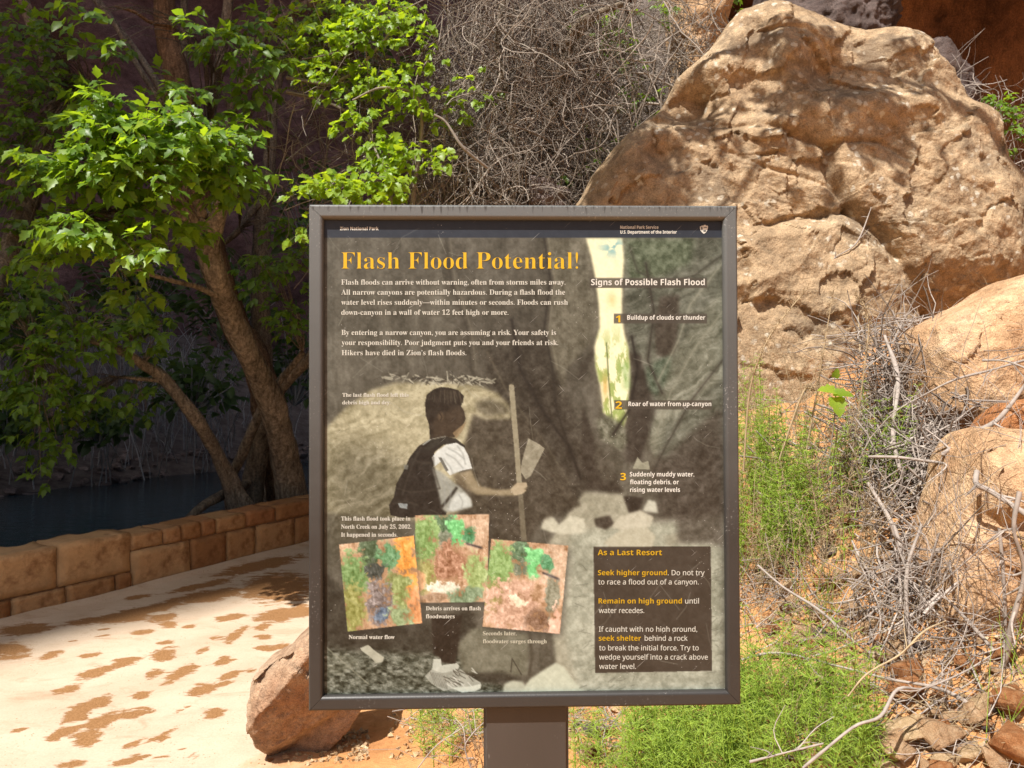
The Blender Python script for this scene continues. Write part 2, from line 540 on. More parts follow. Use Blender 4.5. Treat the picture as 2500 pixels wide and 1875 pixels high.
# ------------------------------------------------------------------ cliffs
def cliff(name, base, zt, z0, mat_, amp, seed, nz=60, nl=90, lean=0.0, thick=18.0, back=None):
    """a rock wall along a plan polyline, closed with a top and a rear face"""
    b = spline([(*p,) for p in base], nl)
    d = np.gradient(b, axis=0)
    d = nrm(d)
    nx_ = np.stack([d[:, 1], -d[:, 0]], 1)           # outward (towards the viewer) on the right of the run
    zs = np.linspace(z0, zt, nz)
    V = []
    for z in zs:
        o = amp * (fbm(b[:, 0] * 0.12, b[:, 1] * 0.12, z * 0.06, seed, 5) + 0.5 * fbm(b[:, 0] * 0.5, b[:, 1] * 0.5, z * 0.2, seed + 3, 4))
        q = b + nx_ * (o - lean * (z - z0))[:, None]
        V.append(np.concatenate([q, np.full((nl, 1), z)], 1))
    top = V[-1].copy()
    rear = b - nx_ * thick
    V.append(np.concatenate([rear, np.full((nl, 1), zt)], 1))
    V.append(np.concatenate([rear, np.full((nl, 1), z0)], 1))
    return mesh(name, np.concatenate(V), grid_faces(nl, nz + 2), mat_, None, True, kind='structure')


# far side of the river, dark varnished rock
cliff('far_cliff', [(-70, -6), (-46, 14), (-33, 27), (-18, 33), (-6, 36), (6, 38), (22, 44), (46, 52)], 34, 1.0, M['purple_cliff'], 2.4, 21, 90, 150)
# spur behind the viewer's left: its upright edge draws the line of shade along the path
EDGE0 = np.array([-2.93, 4.73]) - 60.0 * np.array([math.sin(R(SUN_AZ)), math.cos(R(SUN_AZ))])
cliff('canyon_spur', [EDGE0 + np.array([-60, 42]), EDGE0 + np.array([-34, 26]), EDGE0 + np.array([-14, 11]), EDGE0 + np.array([-4, 3.2]), EDGE0], 220, -2, M['purple_cliff'], 1.0, 31, 160, 60, 0.0, 25)


# overhanging orange wall behind the boulder
def alcove():
    xs = np.linspace(2.6, 16, 90)
    prof = [(10.6, -1), (10.9, 1.5), (11.2, 3.0), (11.3, 4.5), (11.1, 5.8), (10.4, 6.9), (9.2, 7.6), (8.4, 8.3), (8.1, 9.5), (8.2, 11), (8.4, 16), (14, 17), (20, 16), (20, -1)]
    s = spline(prof, 70)
    V = np.empty((len(s), len(xs), 3))
    for i, (y, z) in enumerate(s):
        V[i, :, 0] = xs + 0.0 * y
        V[i, :, 1] = y - (xs - 4) * 0.22
        V[i, :, 2] = z
    n = fbm(V[..., 0] * 0.5, V[..., 1] * 0.5, V[..., 2] * 0.35, 41, 5)
    V[..., 1] += 0.55 * n
    V[..., 0] += 0.3 * n
    return mesh('overhanging_cliff', V.reshape(-1, 3), grid_faces(len(xs), len(s)), M['orange_cliff'], None, True, kind='structure')


alcove()


# ------------------------------------------------------------------ boulders from outlines
def polar_rock(name, outline, d, relief, back, m, parent=None, nth=220, nph=70, amp=0.02, nfreq=3.0, seed=1, power=0.75, tagd=None, centre=None):
    """closed rock: outline (pixels) at distance d, front relief in metres towards the viewer, back thickness"""
    o = np.asarray(outline, float)
    c = o.mean(0) if centre is None else np.asarray(centre, float)
    oc = np.vstack([o, o[:1]])
    seg = np.linalg.norm(np.diff(oc, axis=0), axis=1)
    cs = np.concatenate([[0], np.cumsum(seg)])
    dens = np.linspace(0, cs[-1], 4000, endpoint=False)
    px = np.interp(dens, cs, oc[:, 0])
    py = np.interp(dens, cs, oc[:, 1])
    ker = max(3, int(4000 * 0.006))
    kk = np.ones(ker) / ker
    sm = lambda a: np.convolve(np.concatenate([a[-ker:], a, a[:ker]]), kk, 'same')[ker:-ker]
    px, py = sm(px), sm(py)
    ang = np.arctan2(py - c[1], px - c[0])
    rad = np.hypot(px - c[0], py - c[1])
    od = np.argsort(ang)
    th = np.linspace(-np.pi, np.pi, nth, endpoint=False)
    rr = np.interp(th, ang[od], rad[od], period=2 * np.pi)
    ph = np.concatenate([np.linspace(0.012, np.pi / 2, nph), np.linspace(np.pi / 2, np.pi - 0.03, nph // 3)[1:]])
    TH, PH = np.meshgrid(th, ph)
    rs = np.sin(PH)
    QX = c[0] + np.cos(TH) * rr[None] * rs
    QY = c[1] + np.sin(TH) * rr[None] * rs
    prof = np.abs(np.cos(PH)) ** power * np.sign(np.cos(PH))
    fr = relief(QX, QY)
    y = d - np.where(prof > 0, fr * prof, back * prof)
    X = (QX - 1250) / F * d
    Z = CAMZ - (QY - 937.5) / F * d
    n = fbm(X * nfreq, y * nfreq, Z * nfreq, seed, 5, 0.55)
    n2 = fbm(X * nfreq * 6, y * nfreq * 6, Z * nfreq * 6, seed + 9, 3)
    y = y - amp * (n * 1.0 + 0.25 * n2)
    out = (n * 0.5 + 0.3 * n2) * amp * rs
    X = X + np.cos(TH) * out
    Z = Z - np.sin(TH) * out
    V = np.stack([X, y, Z], -1)
    rows, cols = TH.shape
    i = np.arange(rows * cols).reshape(rows, cols)
    Q = np.stack([i[:-1], np.roll(i[:-1], -1, 1), np.roll(i[1:], -1, 1), i[1:]], -1).reshape(-1, 4)
    a0 = rows * cols
    caps = np.vstack([V[0].mean(0), V[-1].mean(0)])
    T1 = np.stack([np.full(cols, a0), np.roll(i[0], -1), i[0]], 1)
    T2 = np.stack([np.full(cols, a0 + 1), i[-1], np.roll(i[-1], -1)], 1)
    VV = np.vstack([V.reshape(-1, 3), caps])
    root = np.array([VV[:, 0].mean(), VV[:, 1].mean(), VV[:, 2].min()])
    ob = mesh(name, VV - root, [Q[:, ::-1], T1[:, ::-1], T2[:, ::-1]], m, parent, True, **(tagd or {}))
    ob.location = root
    return ob


def pdist(x, y, pl):
    """distance in pixels to a polyline"""
    best = np.full(np.shape(x), 1e9)
    for (a, b), (c_, d_) in zip(pl[:-1], pl[1:]):
        ux, uy = c_ - a, d_ - b
        t = np.clip(((x - a) * ux + (y - b) * uy) / (ux * ux + uy * uy), 0, 1)
        best = np.minimum(best, np.hypot(x - a - t * ux, y - b - t * uy))
    return best


def side(x, y, p, q):
    """signed pixel distance to a line p->q, positive on the lower/left side"""
    ux, uy = q[0] - p[0], q[1] - p[1]
    L = math.hypot(ux, uy)
    return ((y - p[1]) * ux - (x - p[0]) * uy) / L


def gau(x, y, cx_, cy_, sx_, sy_):
    return np.exp(-(((x - cx_) / sx_) ** 2 + ((y - cy_) / sy_) ** 2))


def facets(x, y, seed, n, box, tilt, step, warp=18):
    """angular broken faces: every cell of a warped point pattern is its own tilted plane"""
    r_ = np.random.default_rng(seed)
    sx_, sy_ = r_.uniform(box[0], box[1], n), r_.uniform(box[2], box[3], n)
    tx, ty, b_ = r_.normal(size=n) * tilt, r_.normal(size=n) * tilt, r_.normal(size=n) * step
    xx = x + warp * fbm(x / 70, y / 70, 1, seed, 4, 0.6)
    yy = y + warp * fbm(x / 70, y / 70, 8, seed + 1, 4, 0.6)
    best = np.full(np.shape(x), 1e18)
    out = np.zeros(np.shape(x))
    for i in range(n):
        d2 = (xx - sx_[i]) ** 2 + (yy - sy_[i]) ** 2
        m_ = d2 < best
        out = np.where(m_, b_[i] + tx[i] * (xx - sx_[i]) + ty[i] * (yy - sy_[i]), out)
        best = np.where(m_, d2, best)
    return out


def rel_boulder(x, y):
    wob = 14 * fbm(x / 120, y / 120, 0, 71, 3)
    xx, yy = x + wob, y + wob
    r = 0.50 + 0.30 * (y - 300) / 600                      # leans back towards the top
    r = r - 0.00035 * np.maximum(side(x, y, (1950, 400), (1985, 560)) * 0, 0)
    up = sstep(30, -30, yy - np.interp(xx, [1560, 1640, 1700, 1800, 1900, 2080, 2300], [330, 300, 345, 360, 300, 265, 280]))
    r = r - 0.08 * up                                      # upper block set back above the ledge
    r = r + 0.12 * gau(x, y, 1880, 120, 120, 120) + 0.10 * gau(x, y, 2200, 170, 120, 70)
    r = r - 0.42 * gau(x, y, 1665, 285, 55, 42) - 0.08 * gau(x, y, 1800, 235, 45, 60) - 0.10 * gau(x, y, 1980, 215, 60, 40)
    r = r + 0.13 * gau(x, y, 1720, 195, 45, 40) - 0.12 * gau(x, y, 1600, 330, 30, 25)
    r = r + 0.10 * gau(x, y, 2080, 320, 130, 40) + 0.12 * gau(x, y, 1500, 420, 120, 90)
    r = r - 0.16 * gau(x, y, 1590, 420, 40, 40)
    # lower left block and the right flank stand proud of the Y shaped crack
    r = r + 0.10 * sstep(-10, 40, yy - np.interp(xx, [1700, 1810, 1950, 2000, 2200], [610, 590, 562, 580, 830])) * sstep(2180, 2000, x)
    r = r + 0.06 * sstep(0, 60, xx - np.interp(yy, [300, 420, 560, 640, 830], [1820, 1930, 1985, 2075, 2180]))
    for pl, wd, dp in (([(1570, 300), (1700, 345), (1800, 365), (1880, 380), (1950, 415)], 9, 0.05),
                       ([(1950, 410), (1962, 500), (1990, 560)], 12, 0.08),
                       ([(1990, 560), (2060, 620), (2110, 700), (2180, 815)], 11, 0.08),
                       ([(1810, 592), (1900, 570), (1985, 560)], 8, 0.05),
                       ([(1960, 400), (2060, 400), (2160, 470)], 6, 0.03),
                       ([(1700, 400), (1830, 460), (1970, 520)], 5, 0.022),
                       ([(1905, 250), (1920, 290), (1915, 300)], 6, 0.04),
                       ([(1840, 120), (1930, 130), (1990, 190)], 6, 0.035)):
        r = r - dp * np.exp(-(pdist(xx, yy, pl) / wd) ** 2)
    # undercut foot on the right
    r = r - 0.24 * sstep(640, 800, y + 0.15 * (x - 2300)) * sstep(2090, 2220, x)
    fac = np.abs(fbm(x / 150, y / 130, 3, 72, 2))
    r = r - 0.04 * fac + 0.008 * fbm(x / 22, y / 22, 4, 74, 3)
    r = r + facets(x, y, 301, 40, (1380, 2490, 0, 1100), 0.00024, 0.008) + facets(x, y, 305, 240, (1380, 2490, 0, 1100), 0.00026, 0.003, 10)
    r = r - 0.012 * np.clip(fbm((x * 0.9 + y * 0.5) / 300, (y - x * 0.45) / 26, 2, 307, 3), 0, 1)
    return np.maximum(r, 0.1)


BOULDER = [(1395, 520), (1415, 495), (1440, 440), (1490, 380), (1560, 310), (1610, 275), (1650, 200), (1720, 140), (1770, 70), (1800, 35), (1860, 15),
           (1920, 22), (1990, 50), (2040, 80), (2100, 90), (2170, 83), (2220, 95), (2245, 120), (2290, 180), (2320, 240), (2330, 265), (2370, 278), (2395, 310),
           (2405, 400), (2425, 430), (2455, 455), (2470, 520), (2480, 620), (2470, 690), (2430, 745), (2330, 790), (2240, 850), (2190, 960),
           (2120, 1080), (1900, 1160), (1700, 1150), (1500, 1050), (1400, 850), (1370, 650)]
polar_rock('sandstone_boulder', BOULDER, 5.6, rel_boulder, 1.6, M['boulder'], None, 600, 220, 0.013, 3.2, 73, 0.5,
           dict(label='huge cracked tan sandstone boulder with pale lichen spots rising behind the sign', cat='boulder'), centre=(1950, 560))


def rel_left(x, y):
    s1 = side(x, y, (630, 1745), (760, 1590))
    r = 0.20 - 0.0014 * np.maximum(s1, 0) - 0.0012 * np.maximum(-s1, 0)
    r = r - 0.0016 * np.maximum(side(x, y, (660, 1830), (930, 1700)), -25)
    return np.maximum(r + 0.008 * fbm(x / 40, y / 40, 0, 75, 3) + facets(x, y, 311, 16, (620, 940, 1500, 1850), 0.0003, 0.004, 8), 0.02)


polar_rock('leaning_rock', [(624, 1700), (632, 1640), (652, 1612), (700, 1585), (745, 1540), (790, 1505), (840, 1530), (880, 1620), (900, 1710), (880, 1740), (850, 1785),
                            (800, 1832), (740, 1848), (690, 1850), (664, 1836), (652, 1800), (636, 1760)], 3.2, rel_left, 0.16, M['left_rock'], None, 160, 60, 0.010, 9, 76, 0.28,
           dict(label='reddish brown wedge shaped rock standing at the edge of the pale path', cat='rock'))


def rel_slabA(x, y):
    r = 0.35 + 0.0006 * (y - 850) - 0.0004 * (x - 2400)
    return np.maximum(r + 0.012 * fbm(x / 60, y / 60, 0, 77, 3) + facets(x, y, 313, 30, (2230, 2660, 660, 1060), 0.0003, 0.006), 0.05)


polar_rock('sloping_slab', [(2235, 850), (2260, 800), (2330, 760), (2400, 725), (2470, 680), (2540, 660), (2640, 700), (2660, 900), (2560, 1060), (2450, 1045), (2380, 1060), (2300, 1060), (2240, 1010)],
           3.9, rel_slabA, 0.5, M['slab'], None, 160, 50, 0.02, 4, 78, 0.6,
           dict(label='smooth orange tan slab of rock sloping up beside the huge boulder', cat='rock'))


def rel_rockB(x, y):
    r = 0.24 - 0.0012 * np.maximum(side(x, y, (2330, 1230), (2420, 1060)) * -1, 0) * 0.0
    r = r - 0.0009 * np.maximum(y - 1520, 0) * 2.2
    r = r + 0.05 * gau(x, y, 2420, 1150, 90, 90)
    r = r - 0.05 * np.exp(-(pdist(x, y, [(2310, 1230), (2370, 1260), (2500, 1240)]) / 20) ** 2)
    return np.maximum(r + 0.010 * fbm(x / 50, y / 50, 0, 79, 3) + facets(x, y, 315, 30, (2250, 2660, 1040, 1660), 0.0003, 0.008), 0.02)


polar_rock('rounded_rock', [(2330, 1180), (2345, 1100), (2375, 1055), (2430, 1042), (2500, 1048), (2600, 1080), (2660, 1250), (2640, 1500), (2560, 1560), (2500, 1545), (2440, 1590),
                            (2380, 1640), (2300, 1655), (2265, 1600), (2258, 1500), (2275, 1380), (2300, 1280)], 2.95, rel_rockB, 0.35, M['slab'], None, 180, 60, 0.014, 5, 80, 0.5,
           dict(label='rounded tan rock with dark undercut foot half covered by bare branches', cat='rock'))
polar_rock('foot_rock', [(2290, 1640), (2330, 1620), (2420, 1580), (2520, 1550), (2620, 1560), (2640, 1680), (2560, 1720), (2440, 1715), (2340, 1700), (2300, 1680)], 3.02,
           lambda x, y: 0.1 + 0.0 * x, 0.2, M['orange_rock'], None, 100, 30, 0.012, 8, 81, 0.5,
           dict(label='rusty orange rock tucked under the rounded rock', cat='rock'))
polar_rock('hollow_rock', [(2395, 1060), (2420, 1020), (2470, 985), (2540, 975), (2640, 1000), (2640, 1100), (2500, 1090), (2420, 1085)], 3.25,
           lambda x, y: 0.10 + 0.0 * x, 0.2, M['orange_rock'], None, 100, 30, 0.015, 8, 84, 0.5,
           dict(label='dark orange rock wedged between the sloping slab and the rounded rock', cat='rock'))
polar_rock('grey_outcrop', [(1880, -60), (2140, -90), (2180, 20), (2150, 90), (2120, 160), (2080, 200), (1960, 180), (1850, 80)], 8.2,
           lambda x, y: 0.7 + 0.0008 * (y - 60), 1.2, M['dark_rock'], None, 160, 50, 0.12, 1.6, 82, 0.6,
           dict(label='dark purplish grey rock jutting out above the huge boulder', cat='rock'))
polar_rock('side_rock', [(2230, 120), (2280, 105), (2330, 150), (2360, 240), (2370, 330), (2330, 360), (2260, 330), (2220, 240)], 7.4,
           lambda x, y: 0.35 + 0.0 * x, 0.6, M['dark_rock'], None, 100, 36, 0.06, 3, 83, 0.6,
           dict(label='rough mauve grey rock in shade behind the shoulder of the huge boulder', cat='rock'))
polar_rock('shoulder_stone', [(2405, 370), (2430, 365), (2450, 400), (2445, 440), (2420, 450), (2400, 420)], 5.7,
           lambda x, y: 0.12 + 0.0 * x, 0.2, M['slab'], None, 60, 20, 0.01, 8, 85, 0.6,
           dict(label='small tan stone pressed against the right shoulder of the huge boulder', cat='rock'))
polar_rock('mid_stone', [(2090, 1330), (2110, 1305), (2145, 1310), (2160, 1350), (2145, 1385), (2110, 1380), (2085, 1360)], 3.6,
           lambda x, y: 0.08 + 0.0 * x, 0.1, M['grey_rock'], None, 60, 20, 0.012, 12, 86, 0.6,
           dict(label='lone grey stone lying on the orange slope among twigs', cat='rock'))
polar_rock('bank_rock', [(1290, 430), (1330, 445), (1390, 470), (1400, 520), (1380, 560), (1300, 560), (1280, 500)], 6.2,
           lambda x, y: 0.2 + 0.0 * x, 0.3, M['grey_rock'], None, 80, 24, 0.05, 5, 87, 0.6,
           dict(label='dark grey rock in the brush beside the left end of the huge boulder', cat='rock'))
polar_rock('orange_bluff', [(1640, -80), (1720, -90), (1770, -20), (1760, 120), (1740, 230), (1700, 300), (1640, 320), (1650, 150)], 7.4,
           lambda x, y: 0.4 + 0.0 * x, 0.8, M['slab'], None, 120, 40, 0.08, 2.5, 88, 0.6,
           dict(label='sunlit orange tan rock seen through the brush left of the boulder top', cat='rock'))

# ------------------------------------------------------------------ low stone wall
k = NT('wall_stone')
rnd = k.n('ObjectInfo').outputs['Random']
c = k.ramp(rnd, [(0.0, (0.30, 0.145, 0.06)), (0.35, (0.42, 0.24, 0.11)), (0.7, (0.50, 0.31, 0.155)), (1.0, (0.36, 0.17, 0.075))])
c = k.mix(0.6, c, k.ramp(k.noise(5, 6, 0.65), [(0.3, 0.28), (0.5, 0.5), (0.72, 0.66)]), 'OVERLAY')
c = k.mix(k.ramp(k.noise(3.2, 5, 0.7), [(0.52, 0.0), (0.66, 0.75)]), c, (0.17, 0.075, 0.03))
M['wall'] = k.fin(c, 0.9, k.bump(k.math('ADD', k.noise(9, 6, 0.7), k.math('MULTIPLY', k.noise(70, 3), 0.3)), 0.6, 0.02), 0.15)
k = NT('wall_mortar')
M['mortar'] = k.fin(k.ramp(k.noise(20, 4), [(0.3, (0.13, 0.075, 0.04)), (0.7, (0.25, 0.15, 0.085))]), 0.95, k.bump(k.noise(60, 4), 0.6, 0.01), 0.1)
wl = np.concatenate([[0], np.cumsum(np.linalg.norm(np.diff(WALL, axis=0), axis=1))])
S0 = wl[2]                                                 # run length where the wall enters the picture


def wpt(s):
    return np.array([np.interp(s, wl, WALL[:, 0]), np.interp(s, wl, WALL[:, 1])])


def px2s(p):
    return S0 + np.interp(p, [-600, -150, 0, 131, 316, 452, 548, 628, 750, 900, 1200], [-3.2, -0.75, 0, 0.36, 0.90, 1.42, 1.78, 2.10, 2.75, 3.7, 5.2])


wall = empty('stone_wall', (wpt(S0)[0], wpt(S0)[1], 0), label='low wall of orange brown sandstone blocks between path and river', cat='wall')


def wall_stone(s0, s1, z0, z1, seed, face=0.0, name='block'):
    g = 0.0035
    L, H, D = s1 - s0 - 2 * g, z1 - z0 - 2 * g, 0.30
    bm = bmesh.new()
    bmesh.ops.create_cube(bm, size=1.0)
    bmesh.ops.scale(bm, vec=(L, D, H), verts=bm.verts)
    bmesh.ops.bevel(bm, geom=list(bm.edges), offset=0.008, segments=2, affect='EDGES')
    bmesh.ops.subdivide_edges(bm, edges=[e for e in bm.edges if e.calc_length() > 0.06], cuts=6, use_grid_fill=True)
    V = np.array([v.co for v in bm.verts])
    n = fbm(V[:, 0] * 7 + seed * 3.1, V[:, 1] * 7, V[:, 2] * 7, seed, 3)
    n2 = fbm(V[:, 0] * 3 + seed * 1.7, V[:, 1] * 3, V[:, 2] * 3, seed + 50, 2)
    n3 = fbm(V[:, 0] * 22 + seed, V[:, 1] * 22, V[:, 2] * 22, seed + 80, 3)
    edge_ = np.maximum(np.abs(V[:, 0]) / (L / 2), np.abs(V[:, 2]) / (H / 2))
    V[:, 1] -= (0.005 * n + 0.006 * n2 + 0.004 * n3 - 0.012 * np.clip(n3, 0, 1) * sstep(0.75, 1.0, edge_)) * (V[:, 1] < 0)
    V[:, 2] += (0.006 * n + 0.005 * n2 + 0.005 * n3) * sstep(0.6, 1.0, V[:, 2] / (H / 2))
    for v_, q in zip(bm.verts, V):
        v_.co = q
    me = bpy.data.meshes.new(name)
    bm.to_mesh(me)
    bm.free()
    me.materials.append(M['wall'])
    for p in me.polygons:
        p.use_smooth = True
    o = link(name, me, wall)
    a, b = wpt(s0), wpt(s1)
    mid = (a + b) / 2
    d_ = nrm(b - a)
    nb_ = np.array([-d_[1], d_[0]])                        # away from the path
    ctr = mid + nb_ * (D / 2 - face)
    o.location = (ctr[0] - wall.location[0], ctr[1] - wall.location[1], (z0 + z1) / 2)
    o.rotation_euler = (0, 0, math.atan2(d_[1], d_[0]))
    return o


sd_i = 0
up_l = [-420, -250, -120, -10, 131, 316]
for a, b in zip(up_l[:-1], up_l[1:]):
    sd_i += 1
    wall_stone(px2s(a), px2s(b), 0.135, 0.43 + random.uniform(-0.01, 0.015), sd_i, random.uniform(0, 0.012))
lo_l = [-420, -300, -160, -60, 24, 150, 275, 316]
for a, b in zip(lo_l[:-1], lo_l[1:]):
    sd_i += 1
    wall_stone(px2s(a), px2s(b), -0.05, 0.135, sd_i, 0.012 + random.uniform(0, 0.012))
lo_r = [316, 452, 548, 628, 720, 800, 900, 1000]
for a, b in zip(lo_r[:-1], lo_r[1:]):
    sd_i += 1
    wall_stone(px2s(a), px2s(b), -0.05, 0.285, sd_i, random.uniform(0, 0.012))
cap = [316, 389, 430, 480, 520, 600, 674, 760, 850, 940, 1000]
for a, b in zip(cap[:-1], cap[1:]):
    sd_i += 1
    wall_stone(px2s(a), px2s(b), 0.285, 0.42 + random.uniform(-0.012, 0.012), sd_i, random.uniform(0.0, 0.014), 'capstone')
core = MB()
ss = np.linspace(px2s(-420), px2s(1000), 60)
for z0_, z1_ in ((-0.08, 0.38),):
    Pp = np.array([wpt(s) for s in ss])
    dd = nrm(np.gradient(Pp, axis=0))
    nb_ = np.stack([-dd[:, 1], dd[:, 0]], 1)
    fr = Pp + nb_ * 0.009
    bk = Pp + nb_ * 0.28
    ring = np.stack([np.c_[fr, np.full(60, z0_)], np.c_[fr, np.full(60, z1_)], np.c_[bk, np.full(60, z1_)], np.c_[bk, np.full(60, z0_)]], 1)
    i = np.arange(240).reshape(60, 4)
    core.add(local(ring.reshape(-1, 3), wall), np.stack([i[:-1], np.roll(i[:-1], -1, 1), np.roll(i[1:], -1, 1), i[1:]], -1).reshape(-1, 4))
core.build('mortar_core', M['mortar'], wall, False)


# ------------------------------------------------------------------ leaves
def leaf_base(kind):
    if kind == 'elder':
        xs = [0, 0.16, 0.34, 0.46, 0.62, 0.74, 1.0]
        ws = [0.01, 0.16, 0.33, 0.20, 0.25, 0.10, 0.0]
    elif kind == 'grape':
        xs = [-0.12, 0.02, 0.2, 0.36, 0.52, 0.7, 1.0]
        ws = [0.28, 0.46, 0.40, 0.50, 0.30, 0.30, 0.0]
    else:
        xs = [0, 0.35, 0.65, 1.0]
        ws = [0.02, 0.30, 0.22, 0.0]
    V = []
    for x, w_ in zip(xs, ws):
        z = -0.18 * max(x, 0) ** 2
        V += [(x, w_, z - 0.0 + 0.30 * w_), (x, 0, z), (x, -w_, z + 0.30 * w_)]
    n = len(xs)
    Fq = []
    for i in range(n - 1):
        a = 3 * i
        Fq += [(a, a + 1, a + 4, a + 3), (a + 1, a + 2, a + 5, a + 4)]
    return np.array(V, float), np.array(Fq)


LEAF = {k_: leaf_base(k_) for k_ in ('elder', 'grape', 'simple')}


def frames(xdir, up):
    """rotation matrices with x along xdir and z near up"""
    x = nrm(xdir)
    y = nrm(np.cross(up, x))
    z = np.cross(x, y)
    return np.stack([x, y, z], -1)


def inst(base, Mx, T, s):
    V, Fq = base
    out = np.einsum('nij,kj->nki', Mx * s[:, None, None], V) + T[:, None]
    n, kk = len(T), len(V)
    Fa = (Fq[None] + (np.arange(n) * kk)[:, None, None]).reshape(-1, Fq.shape[1])
    return out.reshape(-1, 3), Fa


def sprays(centres, dirs, size, nl=5, droop=0.5):
    """compound leaves: returns leaflet frames, positions, sizes and the little stalks"""
    N = len(centres)
    dirs = nrm(dirs)
    side_ = nrm(np.cross(dirs, np.array([0, 0, 1.0]) + rng.normal(size=(N, 3)) * 0.1))
    Ms, Ts, Ss = [], [], []
    L = size * rng.uniform(0.9, 1.4, N)
    spread = [(0.45, 1), (0.45, -1), (0.8, 1), (0.8, -1), (1.0, 0)][5 - nl:]
    for f, sg in spread:
        T = centres + dirs * (L * f)[:, None] + np.array([0, 0, -1]) * (droop * 0.35 * L * f * f)[:, None]
        xd = dirs * (0.55 if sg else 1.0) + side_ * sg * 0.9 + np.array([0, 0, -1]) * (droop + rng.normal(size=N) * 0.3)[:, None] + rng.normal(size=(N, 3)) * 0.18
        up = np.array([0, 0, 1.0]) + rng.normal(size=(N, 3)) * 0.42 + np.array([-0.15, -0.35, 0])
        Ms.append(frames(xd, up))
        Ts.append(T)
        Ss.append(size * rng.uniform(0.75, 1.2, N) * (1.0 if sg else 1.15))
    stalk = np.stack([centres, centres + dirs * (L * 0.5)[:, None] - np.array([0, 0, 1]) * (droop * 0.09 * L)[:, None], centres + dirs * L[:, None] - np.array([0, 0, 1]) * (droop * 0.35 * L)[:, None]], 1)
    return np.concatenate(Ms), np.concatenate(Ts), np.concatenate(Ss), stalk


def cloud(clusters, rdepth=0.35, per=1.0, skin=0.5):
    """spray anchor points in pixel ellipses: (px, py, rx, ry, depth, n)"""
    C, D = [], []
    for (px, py, rx, ry, d, n) in clusters:
        n = int(n * per)
        q = nrm(rng.normal(size=(n, 3))) * (rng.uniform(0, 1, n) ** skin)[:, None]
        dd = d + q[:, 1] * rdepth
        x = (px + q[:, 0] * rx - 1250) / F * dd
        z = CAMZ - (py - q[:, 2] * ry - 937.5) / F * dd
        C.append(np.stack([x, dd, z], 1))
        D.append(np.stack([q[:, 0] * 0.9, -0.5 - 0.3 * rng.random(n), q[:, 2] * 0.3 - 0.1], 1) + rng.normal(size=(n, 3)) * 0.35)
    return np.concatenate(C), np.concatenate(D)


def twig_web(points, hubs, r0=0.006, r1=0.002, sag=0.1, K=5):
    """thin branches from the nearest hub to each point"""
    hubs = np.asarray(hubs)
    dm_ = np.linalg.norm(points[:, None] - hubs[None], axis=2)
    h_ = hubs[np.argmin(dm_, 1)]
    t = np.linspace(0, 1, K)[None, :, None]
    P = h_[:, None] * (1 - t) + points[:, None] * t
    P = P + np.array([0, 0, 1.0]) * (sag * np.sin(np.pi * t) * dm_.min(1)[:, None, None]) + rng.normal(size=P.shape) * 0.02 * np.sin(np.pi * t)
    return P, np.broadcast_to(np.linspace(r0, r1, K), P.shape[:2])


def tpx(rows, n=30, **kw):
    """limb from pixel rows (px, py, depth, radius in px)"""
    pts = [(*at(a, b, d), r / F * d) for a, b, d, r in rows]
    return limb(pts, n, **kw)


def tree(name, label, limbs, clusters, bark, leafm, size=0.09, kind='simple', rdepth=0.4, group=None, nl=5, nbig=0, web=True, cat='tree', skin=0.5, droop=0.5):
    r0 = limbs[0][0]
    base = at(r0[0], r0[1], r0[2])
    root = empty(name, tuple(base), label=label, cat=cat, group=group)
    hubs = []
    for j, L in enumerate(limbs):
        V, Q = tpx(L, max(14, 8 * len(L)), sides=14 if j == 0 else 9, rough=0.12 if j == 0 else 0.08, seed=hash(name) % 50 if False else j + len(name))
        mesh('trunk' if j == 0 else 'limb', local(V, root), Q, bark, root, True)
        for a, b, d, r in L[len(L) // 2:]:
            hubs.append(at(a, b, d))
    if not clusters:
        return root
    C, D = cloud(clusters, rdepth, 1.0, skin)
    Ms, Ts, Ss, stalk = sprays(C, D, size, nl, droop)
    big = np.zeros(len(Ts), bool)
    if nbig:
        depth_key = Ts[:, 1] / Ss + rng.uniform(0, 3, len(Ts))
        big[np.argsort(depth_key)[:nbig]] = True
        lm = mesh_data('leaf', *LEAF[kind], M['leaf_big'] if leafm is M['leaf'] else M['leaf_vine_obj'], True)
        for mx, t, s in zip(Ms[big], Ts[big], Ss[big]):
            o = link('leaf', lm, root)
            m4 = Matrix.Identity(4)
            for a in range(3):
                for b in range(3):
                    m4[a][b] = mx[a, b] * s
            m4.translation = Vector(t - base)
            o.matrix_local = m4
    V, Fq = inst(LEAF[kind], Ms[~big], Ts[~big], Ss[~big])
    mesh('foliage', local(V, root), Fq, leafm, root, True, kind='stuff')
    b = MB()
    V, Q = tubes(stalk, np.broadcast_to([0.0016, 0.0013, 0.001], stalk.shape[:2]), 3)
    b.add(local(V, root), Q)
    if web:
        P, Rr = twig_web(C[::2], hubs)
        V, Q = tubes(P, Rr, 4)
        b.add(local(V, root), Q)
    b.build('twig_mass', bark, root, True, kind='stuff')
    return root


